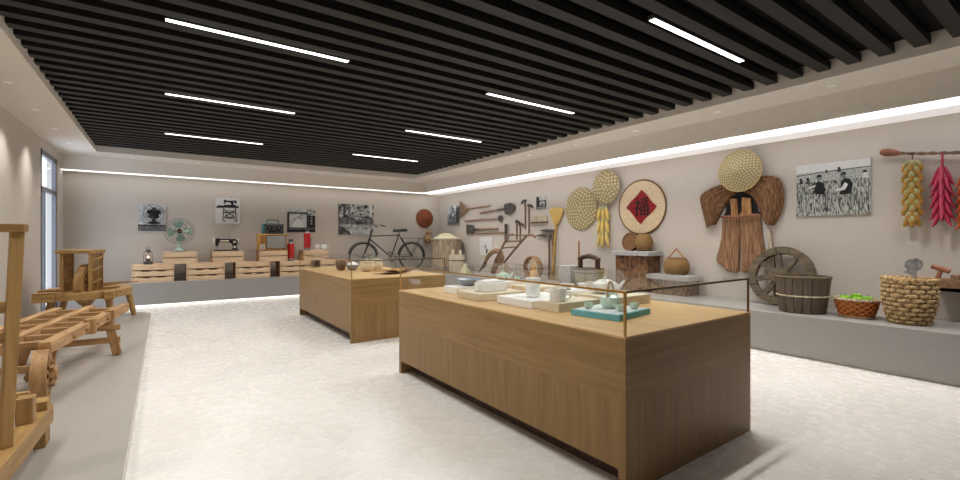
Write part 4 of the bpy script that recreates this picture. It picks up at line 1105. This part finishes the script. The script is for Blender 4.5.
loft([(-.25,1.89),(-.26,1.58),(-.31,1.32),(-.345,1.17),(-.20,1.03)], [(.025,1.88),(.02,1.58),(.012,1.25),(.0,1.05),(-.03,.965)], 'skirt', 'coir', .05, -.03, .008, 13)
loft([(.035,1.88),(.035,1.58),(.05,1.25),(.05,1.05),(.06,.985)], [(.325,1.90),(.345,1.58),(.385,1.32),(.405,1.27),(.20,1.0)], 'skirt', 'coir', .05, -.03, .008, 13)
loft([(-.12,2.16),(-.10,1.98),(-.11,1.88)], [(-.02,2.16),(-.01,1.98),(-.005,1.88)], 'strap', 'coirl', .02, -.05, .003)
loft([(.07,2.17),(.06,1.98),(.055,1.88)], [(.19,2.15),(.20,1.98),(.21,1.88)], 'strap', 'coirl', .02, -.05, .003)
loft([(-.2,2.28),(-.2,2.0),(-.24,1.90)], [(.25,2.28),(.27,2.0),(.32,1.90)], 'lining', 'ink', .01, -.015, .0)
mb = MB(); mb.tube([(-.25,-.10,1.875),(-.1,-.125,1.865),(.05,-.115,1.865),(.2,-.125,1.875),(.32,-.10,1.885)], .018, 8); mb.tube([(.02,-.12,1.87),(-.03,-.125,1.78),(-.06,-.12,1.72)], .008, 6); mb.tube([(.03,-.12,1.87),(.10,-.125,1.95),(.09,-.12,2.04)], .008, 6)
mb.build('waist_cord', 'knob', t)
mb = MB()
for i in range(72):
    u = i/71; x = -.33+.72*u; zt = 1.15 if u < .2 else (1.03 if u < .78 else 1.2); zt = zt+.05
    if .46 < u < .52: continue
    mb.tube([(x,-.045,zt), (x+random.uniform(-.01,.01),-.05,zt-.06), (x+random.uniform(-.015,.015),-.045,zt-random.uniform(.07,.12))], [.011,.009,.004], 5)
mb.build('fringe', 'coir', t)
h = cone_hat('woven conical straw hat hung above the fibre raincoat', (WX-.13, 3.475, 2.585), .322, .13, ['hatweave0','hatweave1','hatweave2'], RW)

# ------------------------------------------------------------------ cart wheel, tub, baskets
t = thing('cart_wheel', 'large dark wooden cart wheel leaning against the right-hand wall', 'wheel', (7.27, 2.86, PL+.014), RW)
Xw = Matrix.Rotation(-.26, 4, 'X')
def XF(p): return tuple(Xw @ Vector(p))
for i in range(14):   # felloes
    a0, a1 = 2*PI*i/14+.008, 2*PI*(i+1)/14-.008
    poly = [(.43*cos(a0+(a1-a0)*k/4), .43*sin(a0+(a1-a0)*k/4)+.43) for k in range(5)] + [(.325*cos(a1-(a1-a0)*k/4), .325*sin(a1-(a1-a0)*k/4)+.43) for k in range(5)]
    mb = MB().prism(poly, -.045, .03); mb.v = [XF(p) for p in mb.v]; mb.build('felloe', 'oldwoodx', t)
for i in range(8):
    a = 2*PI*i/8+.2
    mb = MB().bar((.06*cos(a),-.008,.43+.06*sin(a)), (.34*cos(a),-.008,.43+.34*sin(a)), .07, .04, up=(0,1,0)); mb.v = [XF(p) for p in mb.v]; mb.build('spoke', 'oldwood', t)
mb = MB().tube([(0,-.075,.43),(0,.035,.43)], .115, 24); mb.v = [XF(p) for p in mb.v]; hb = mb.build('hub', 'oldwoodx', t)
mb = MB().tube([(0,-.095,.43),(0,-.076,.43)], .05, 20); mb.v = [XF(p) for p in mb.v]; mb.build('axle_cap', 'oldwood', hb)
# pointed sheath behind the wheel
t = thing('bamboo_sheath', 'pale pointed bamboo sheath standing behind the cart wheel', 'bamboo sheath', (WX-.03, 3.06, PL+.001), RW)
MB().grid(lambda u, v: ((v-.5)*(.09*(1-u)**.7+.09*sin(PI*min(1,u*1.1))*.55), -.02-.02*sin(PI*v), 1.09*u), 18, 6).build('sheath', 'palewood', t, solid=.01)
mb = MB()
for s_ in (-.5, .5): mb.tube([(s_*(.09*(1-u)**.7+.09*sin(PI*min(1,u*1.1))*.55), -.02, 1.09*u) for u in [i/12 for i in range(13)]], .008, 6)
mb.build('edge', 'discrim', t)
# wooden tub
t = thing('wooden_tub', 'dark round stave tub standing before the cart wheel', 'tub', (6.95, 2.44, PL+.0005))
staves(18, .258, .312, .46, .002).build('staves', 'oldwood', t)
MB().torus((0,0,.225), .287, .011, 48, 6, plane='xy').build('hoop', 'rim', t)
MB().lathe([(.285,.455),(.317,.455),(.322,.468),(.317,.48),(.285,.48),(.285,.455)], 48).build('rim', 'oldwoodx', t)
# apple basket
t = thing('fruit_basket', 'shallow orange wicker basket full of green apples', 'basket', (7.02, 1.885, PL+.0005))
prof = [(.165,0.0)]+[(.165+.058*(k/8)**.8, .02+.195*k/8) for k in range(9)]
prof = [(.165+.058*(k/27)**.8, .01+.205*k/27) for k in range(28)]
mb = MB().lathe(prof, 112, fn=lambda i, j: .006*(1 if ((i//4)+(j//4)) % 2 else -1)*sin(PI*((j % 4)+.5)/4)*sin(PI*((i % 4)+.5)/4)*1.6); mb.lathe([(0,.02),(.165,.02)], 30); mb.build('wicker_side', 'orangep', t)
def twist(c, R, r, n=72): 
    mb = MB()
    for ph in (0, PI): mb.tube([((R+r*.7*cos(18*2*PI*i/n*1.0+ph))*cos(2*PI*i/n), (R+r*.7*cos(18*2*PI*i/n+ph))*sin(2*PI*i/n), c+r*.7*sin(18*2*PI*i/n+ph)) for i in range(n)], r*.75, 6, closed=True)
    return mb
twist(.226, .218, .015).build('rim', 'rim', t); twist(.012, .168, .011).build('foot_rim', 'rim', t)
ap = None; pts = [(0,0)]+[(.125*cos(a), .125*sin(a)) for a in [2*PI*k/6+.3 for k in range(6)]]
nm = ['topmost green apple in the middle of the basket']
for k, (x, y) in enumerate(pts):
    z = PL+.205 + (.03 if k == 0 else 0)
    if ap is None:
        ap = thing('apple', '', 'apple', (7.02+x, 1.885+y, z), group='green apples in the wicker basket')
        MB().lathe([(0,-.05),(.026,-.058),(.053,-.036),(.062,.006),(.05,.046),(.02,.056),(.005,.042),(0,.04)], 18).build('flesh', 'apple', ap)
        MB().tube([(0,0,.04),(.006,0,.074)], .003, 6).build('stalk', 'twig', ap); o = ap
    else: o = dup(ap, (7.02+x, 1.885+y, z), rz=k*1.3)
    o['label'] = 'shiny green apple lying in the shallow orange wicker basket'
# big rush basket
t = thing('rush_basket', 'large pale plaited rush basket holding two tools', 'basket', (7.0, 1.40, PL+.0005))
def bp_(z): return .178+.068*sin(min(1., z/.36)*PI/2)-.012*max(0, z-.36)/.15
rows = 10; prof = []; 
for k in range(rows*4+1): z = .505*k/(rows*4); prof.append((bp_(z), z))
nn = 24*4
def pl_(i, j):
    row = i//4; fz_ = (i % 4)/4; col = (j + (row % 2)*4) / 8.; fc = col - math.floor(col)
    hump = sin(PI*fc)**.7 if 0 < fc < 1 else 0
    return -.010 + .022*hump*(sin(PI*min(1, max(0, fz_)))**.6 + .15)
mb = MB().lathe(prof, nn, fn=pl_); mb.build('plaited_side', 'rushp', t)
MB().lathe([(.214,.50),(.20,.3),(.16,.03),(0,.02)], 40).build('lining', 'discrim', t, recalc=False)
twist(.508, .236, .016, 96).build('rim', 'rushlt', t)
t = thing('trowel', 'grey steel trowel standing blade up in the rush basket', 'trowel', (7.07, 1.375, PL+.27), RW+.3)
t.scale = (.8, .8, .95)
MB().prism([(-.035,.30),(-.10,.32),(-.105,.34),(-.07,.345),(-.10,.40),(-.09,.46),(-.04,.49),(.03,.50),(.085,.475),(.10,.43),(.085,.37),(.03,.34),(.03,.28)], -.008, .004).build('blade', 'steel', t, bev=.002)
MB().tube([(0,0,0),(0,0,.22)], .018, 10).build('handle', 'handle', t)
MB().tube([(0,0,.22),(0,0,.31)], .022, 10).build('socket', 'steel', t)
t = thing('mallet', 'red brown wooden T-shaped mallet standing in the rush basket', 'mallet', (7.03, 1.25, PL+.05), RW)
MB().tube([(-.06,0,0),(.10,0,.56)], .022, 10).build('handle', 'knob', t)
MB().tube([(.03,-.0,.612),(.175,0,.563)], [.026,.030], 12).build('head', 'knob', t)
# long trough on legs at the picture edge
t = thing('wooden_trough', 'dark wooden bench trough at the right edge beside the rush basket', 'trough', (7.47, .68, PL+.0005))
MB().b2((-.108,-.6,.36), (.108,.585,.40)).build('bottom_board', 'handle', t); 
for s_ in (-1, 1): MB().b2((s_*.108,-.6,.36), (s_*.085,.585,.50)).build('side_board', 'handle', t)
for yy in (-.58, .42): MB().b2((-.083,yy-.03,.40), (.083,yy+.03,.55)).build('cross_block', 'handle', t)
for yy in (-.45, .05):
    for s_ in (-1, 1): MB().bar((s_*.08,yy,0), (s_*.07,yy,.36), .06, .06).build('leg', 'handle', t)

# ------------------------------------------------------------------ branch with hanging corn and chillies
t = wallthing('hanging_branch', 'long twisted branch with a knobbly red brown end fixed high on the wall', 'branch', 1.765, 2.62, off=.05)
MB().lathe([(.0,-.02),(.035,.0),(.05,.05),(.045,.11),(.03,.17),(.02,.19)], 16, X=Matrix.Translation((-.0,-.05,.0)) @ Matrix.Rotation(1.84, 4, 'Y')).build('knob', 'knob', t)
N_ = 70; L_ = 2.3
def br(u): return (.14+L_*u, -.05, -.035-.27*u**.8+.06*u*u)
mb = MB()
for ph in (0, PI): mb.tube([(br(i/N_)[0], -.05+.011*cos(i*1.1+ph), br(i/N_)[2]+.011*sin(i*1.1+ph)) for i in range(N_+1)], .012, 7)
mb.build('twisted_stem', 'twig', t)
for u in (.03, .62): MB().tube([(br(u)[0], .049, br(u)[2]), (br(u)[0], -.045, br(u)[2]-.012)], .007, 6).build('peg', 'iron', t)
def bz(y): u = (1.765-y-.14)/L_; return 2.62+br(u)[2]
# ochre corn
yc = 1.47; z0 = bz(yc)
t = wallthing('corn_bunch', 'long bunch of ochre corn cobs hung from the branch, left of the red chillies', 'corn', yc, z0-.93, off=.05)
MB().tube([(0,-.05,.92),(0,-.06,.80),(0,-.06,.1)], .008, 6).build('string', 'twig', t)
cob0 = None
for k in range(44):
    lev = k//4; a = (k % 4)*PI/2 + lev*.8
    zz = .80-lev*.068; rr = .052-.02*(lev > 8)
    if cob0 is None:
        cob0 = MB().lathe([(.003,-.085),(.018,-.07),(.028,-.03),(.026,.01),(.01,.035)], 10).build('cob', 'ocorn', t)
        MB().lathe([(.0295,-.018),(.029,.005),(.016,.032),(.004,.045)], 10).build('husk', 'husko', cob0); c = cob0
    else:
        c = clone(cob0, t)
        for g in cob0.children: clone(g, c)
    c.location = (rr*cos(a), -.065+.035*sin(a), zz); c.rotation_euler = (.0, -.45*cos(a), 0)
    c.scale = (1.15,1.15,1.15)
def chillies(label, y, mat, n_lev, zbot, spread=.075):
    z0 = bz(y); t = wallthing('chilli_bunch', label, 'chillies', y, z0-.84, off=.06)
    MB().tube([(0,-.05,.84),(0,-.06,.66),(0,-.06,.1)], [.010,.014,.008], 8).build('stalk', mat, t)
    c0 = None
    for k in range(n_lev*4):
        lev = k//4; a = (k % 4)*2*PI/4 + lev*.8
        zz = .64-lev*(.54/n_lev); sp = .06
        if c0 is None: c0 = MB().tube([(0,0,.03),(.008,0,-.01),(.03,0,-.07),(.055,0,-.13),(.085,0,-.165)], [.010,.021,.022,.013,.002], 9).build('chilli', mat, t); c = c0
        else: c = clone(c0, t)
        c.location = (.022*cos(a), -.065+.022*sin(a), zz); c.rotation_euler = (0,0,a)
        c.scale = (1.1,1.15,1.2)
chillies('bunch of dark pink red chillies hung from the branch', 1.21, 'chili', 8, 1.63)
chillies('bunch of thin orange chillies at the right edge of the picture', .99, 'chilio', 11, 1.6)

# ------------------------------------------------------------------ wooden machines on the left platform
# A: loom frame, nearest
t = thing('loom_frame', 'tall golden wooden loom frame at the left edge, nearest to the viewer', 'loom', (-1.1, 3.3, RP))
Wm = dict(parent=t, world=True)
for x in (-.72, -1.62):
    MB().bar((x+.045,4.23,.31), (x-.02,2.35,.31), .10, .12).build('sleeper', 'goldy', **Wm, bev=.004)
    for y in (4.14, 2.6): MB().b2((x-.02+(.04 if y>4 else 0),y-.07,RP), (x+.08,y+.07,.25)).build('foot', 'gold', **Wm, bev=.004)
    MB().bar((x+.012,3.48,.37), (x+.055,3.50,1.54), .042, .055).build('post', 'gold', **Wm, bev=.004)
    MB().b2((x-.02,3.84,.37), (x+.06,3.93,.53)).build('stub_block', 'gold', **Wm, bev=.004)
    MB().b2((x+.0,4.08,.37), (x+.085,4.21,.43)).build('end_block', 'gold', **Wm, bev=.004)
MB().b2((-1.72,3.45,1.54), (-.628,3.55,1.585)).build('top_beam', 'goldx', **Wm, bev=.004)
for z in (1.13, .965): MB().b2((-1.55,3.48,z-.03), (-.705,3.52,z+.03)).build('cross_rail', 'goldx', **Wm)
for y, z in ((3.98,.52),(4.03,.455),(4.06,.395)): MB().tube([(-1.60,y,z), (-.70,y,z)], .022, 8).build('roller', 'goldx', **Wm)
MB().b2((-1.56,4.10,.375), (-.76,4.18,.425)).build('back_rail', 'goldx', **Wm)

# B: slatted bench machine with toothed wheel
t = thing('treadle_water_lift', 'tan wooden slatted frame on splayed legs with a toothed wheel below', 'wooden machine', (-.95, 6.4, RP))
Wm = dict(parent=t, world=True)
A0, A1 = Vector((-.85,5.36,.56)), Vector((-.43,7.63,.60))
dl_ = (A1-A0)
for off in (0, -.34, -.66):
    MB().bar(A0+Vector((off,0,0)), A1+Vector((off,0,0)), .09, .10).build('long_beam', 'tan', **Wm, bev=.004)
for i in range(7):
    c = A0+dl_*(.06+.14*i); MB().bar(c+Vector((-.61,.08,.012)), c+Vector((-.05,-.0,.012)), .055, .045).build('cross_slat', 'tanx', **Wm)
    if i in (1,2,3,4): MB().bar(c+Vector((.0,0,-.005)), c+Vector((.065,0,-.005)), .03, .03).build('peg', 'tanz', **Wm)
c = A0+dl_*.42; MB().b2((c.x-.02,c.y-.06,.50), (c.x+.075,c.y+.06,.655)).build('joint_block', 'tanz', **Wm)
c = A0+dl_*.70; MB().b2((c.x-.02,c.y-.04,.53), (c.x+.065,c.y+.04,.655)).build('joint_block', 'tanz', **Wm)
for x0, x1 in ((-.55,-.455), (-1.18,-1.28)):
    MB().bar((x1,6.84,RP+.008), (x0,6.92,.55), .085, .075, up=(0,1,0)).build('leg', 'tanz', **Wm, bev=.003)
    MB().bar((x0-.36,5.75,RP+.008), (x0-.30,5.70,.52), .08, .075, up=(0,1,0)).build('leg', 'tanz', **Wm, bev=.003)
for z in (.46, .31): MB().bar((-1.30,6.93,z), (-.43,6.86,z), .05, .065).build('stretcher', 'tanx', **Wm)
MB().bar((-.90,5.55,.50), (-1.02,5.74,.22), .05, .05).build('brace', 'tanz', **Wm)
MB().bar((-1.48,5.72,.33), (-.90,5.66,.33), .05, .06).build('stretcher', 'tanx', **Wm)
# wheel, disc facing sideways
wc = Vector((-.86, 5.30, .345)); Xr = Matrix.Translation(wc) @ Matrix.Rotation(math.radians(3), 4, 'Z') @ Matrix.Rotation(PI/2, 4, 'Y')
w = MB().lathe([(.165,-.05),(.21,-.05),(.21,.05),(.165,.05),(.165,-.05)], 36, X=Xr).build('wheel', 'tanz', **Wm)
mb = MB()
for i in range(10):
    a = 2*PI*i/10; p0 = Xr @ Vector((.17*cos(a),.17*sin(a),.04)); p1 = Xr @ Vector((.03*cos(a),.03*sin(a),.04)); mb.bar(p0, p1, .03, .03)
mb2 = mb; mb2.tube([Xr @ Vector((0,0,-.07)), Xr @ Vector((0,0,.10))], .055, 14)
for i in range(8):
    a = 2*PI*i/8; p0 = Xr @ Vector((.05*cos(a),.05*sin(a),.07)); p1 = Xr @ Vector((.11*cos(a),.11*sin(a),.07)); mb2.bar(p0, p1, .03, .03)
mb2.v = [tuple(Vector(p)-Vector(t.location)) for p in mb2.v]
mb2.build('toothed_hub', 'tanx', w)
MB().bar((-.88,5.36,.50), (-.86,5.32,.34), .05, .05).build('wheel_hanger', 'tanz', **Wm)

# C: oval winding table with lattice uprights
t = thing('winding_table', 'golden oval wooden table with two lattice uprights and a thick wheel', 'wooden machine', (-1.05, 10.0, RP))
Wm = dict(parent=t, world=True)
cx, cy, ax, ay = -1.06, 10.02, .60, .82
def oval(s_, n=40): return [(cx+ax*s_*cos(2*PI*i/n)*(1 if True else 1), cy+ay*s_*sin(2*PI*i/n)) for i in range(n)]
o1, o2 = oval(1.), oval(.72); n = 40
z0, z1 = .56, .675
mb = MB(); vs = [(x,y,z) for z in (z0,z1) for P in (o1,o2) for x,y in P]
fs = []
for i in range(n):
    j = (i+1) % n; fs += [(i,j,2*n+j,2*n+i), (n+i,3*n+i,3*n+j,n+j), (2*n+i,2*n+j,3*n+j,3*n+i), (i,n+i,n+j,j)]
mb.add(vs, fs); mb.build('table_ring', 'goldx', **Wm, bev=.006)
MB().b2((cx-.56,cy-.50,.575), (cx+.47,cy-.30,.665)).build('cross_plank', 'goldx', **Wm, bev=.004)
MB().b2((cx-.50,cy+.28,.575), (cx+.50,cy+.44,.665)).build('cross_plank', 'goldx', **Wm, bev=.004)
MB().b2((-1.62,9.30,.545), (-1.36,9.46,.69)).build('joint_block', 'goldx', **Wm, bev=.005)
MB().b2((-.78,9.20,.545), (-.66,9.42,.68)).build('joint_block', 'goldx', **Wm, bev=.005)
for x, y, x2, y2 in ((-.54,10.36,-.45,9.74+.55), (-.74,9.46,-.70,9.38), (-1.42,9.50,-1.50,9.42), (-1.40,10.55,-1.48,10.62)):
    MB().tube([(x,y,.57), (x2,y2,RP+.008)], [.05,.04], 12).build('leg', 'gold', **Wm)
MB().b2((-1.5,9.49,.28), (-.66,9.53,.35)).build('stretcher', 'goldx', **Wm)
ty = 9.62
def lattice(x0, y0, x1, y1):
    p = Vector((x0,y0,0)); q = Vector((x1,y1,0)); zb, ztp = .675, 1.28
    for u in (0, 1):
        c = p.lerp(q, u); MB().bar((c.x,c.y,zb), (c.x,c.y,ztp), .042, .042).build('upright', 'gold', **Wm)
    for u in (.2,.4,.6,.8):
        c = p.lerp(q, u); o = MB().bar((c.x,c.y,zb), (c.x,c.y,ztp), .022, .022).build('slat', 'gold', **Wm)
    for z in (.80, 1.0, 1.16): MB().bar((p.x,p.y,z), (q.x,q.y,z+.05), .02, .03).build('slat', 'goldy', **Wm)
lattice(-1.31, 9.50, -1.25, 9.98); lattice(-.965, 9.42, -.86, 9.82)
MB().prismz([(-1.385,9.45), (-1.03,9.37), (-.95,9.37), (-.81,9.84), (-.88,9.90), (-1.25,10.05), (-1.33,10.03)], 1.28, 1.335).build('top_plate', 'goldx', **Wm, bev=.005)
# thick wheel through the table
Xr = Matrix.Translation((-1.03, 9.62, .77)) @ Matrix.Rotation(math.radians(-14), 4, 'Z') @ Matrix.Rotation(PI/2, 4, 'Y')
w = MB().lathe([(.24,-.05),(.33,-.05),(.33,.05),(.24,.05),(.24,-.05)], 40, X=Xr).build('wheel', 'gold', **Wm)
mb = MB().lathe([(.0,-.03),(.24,-.03),(.24,.03),(.0,.03)], 32, X=Xr)
for i in range(6):
    a = PI*i/6; mb.bar(Xr @ Vector((-.24*cos(a),-.24*sin(a),.045)), Xr @ Vector((.24*cos(a),.24*sin(a),.045)), .02, .02)
mb.v = [tuple(Vector(p)-Vector(t.location)) for p in mb.v]; mb.build('wheel_face', 'tan', w)
MB().b2((-1.08,9.56,RP), (-.98,9.68,.46)).build('wheel_post', 'gold', **Wm)
# pointed lever lying on the table and rollers beside
tag(MB().bar((-.90,10.55,.70), (-.40,10.62,.715), .07, .045, w2=.03, h2=.02).build('wooden_lever', 'goldx'), 'thin pointed wooden lever lying on the far side of the oval table', 'lever')
for i, lb in enumerate(('turned wooden spindle lying on the oval table, nearest the window', 'turned wooden spindle on the oval table, second from the window', 'turned wooden spindle on the oval table, third from the window')):
    tag(MB().tube([(-1.60+.05*i,9.62+.08*i,.70), (-1.52+.05*i,9.60+.08*i,.70), (-1.46+.05*i,9.585+.08*i,.70), (-1.38+.05*i,9.56+.08*i,.70)], [.014,.026,.026,.012], 10).build('spindle', 'tanx'), lb, 'spindle', 'spindles on the oval table')

# ------------------------------------------------------------------ world and camera
wd = bpy.data.worlds.new('sky'); scene.world = wd; wd.use_nodes = True
bg = wd.node_tree.nodes['Background']; bg.inputs['Color'].default_value = (.95,.97,1.,1); bg.inputs['Strength'].default_value = 3.

cam = bpy.data.cameras.new('camera'); co = bpy.data.objects.new('camera', cam); COL.objects.link(co)
cam.sensor_width = 36; cam.lens = 450/960*36; cam.shift_y = -.5/960; cam.clip_start = .05
co.location = (0,0,1.5); co.rotation_euler = (PI/2, 0, -math.atan2(.5743,.8187))
scene.camera = co
scene.view_settings.view_transform = 'Standard'; scene.view_settings.look = 'None'
scene.view_settings.exposure = .36; scene.view_settings.gamma = 1.
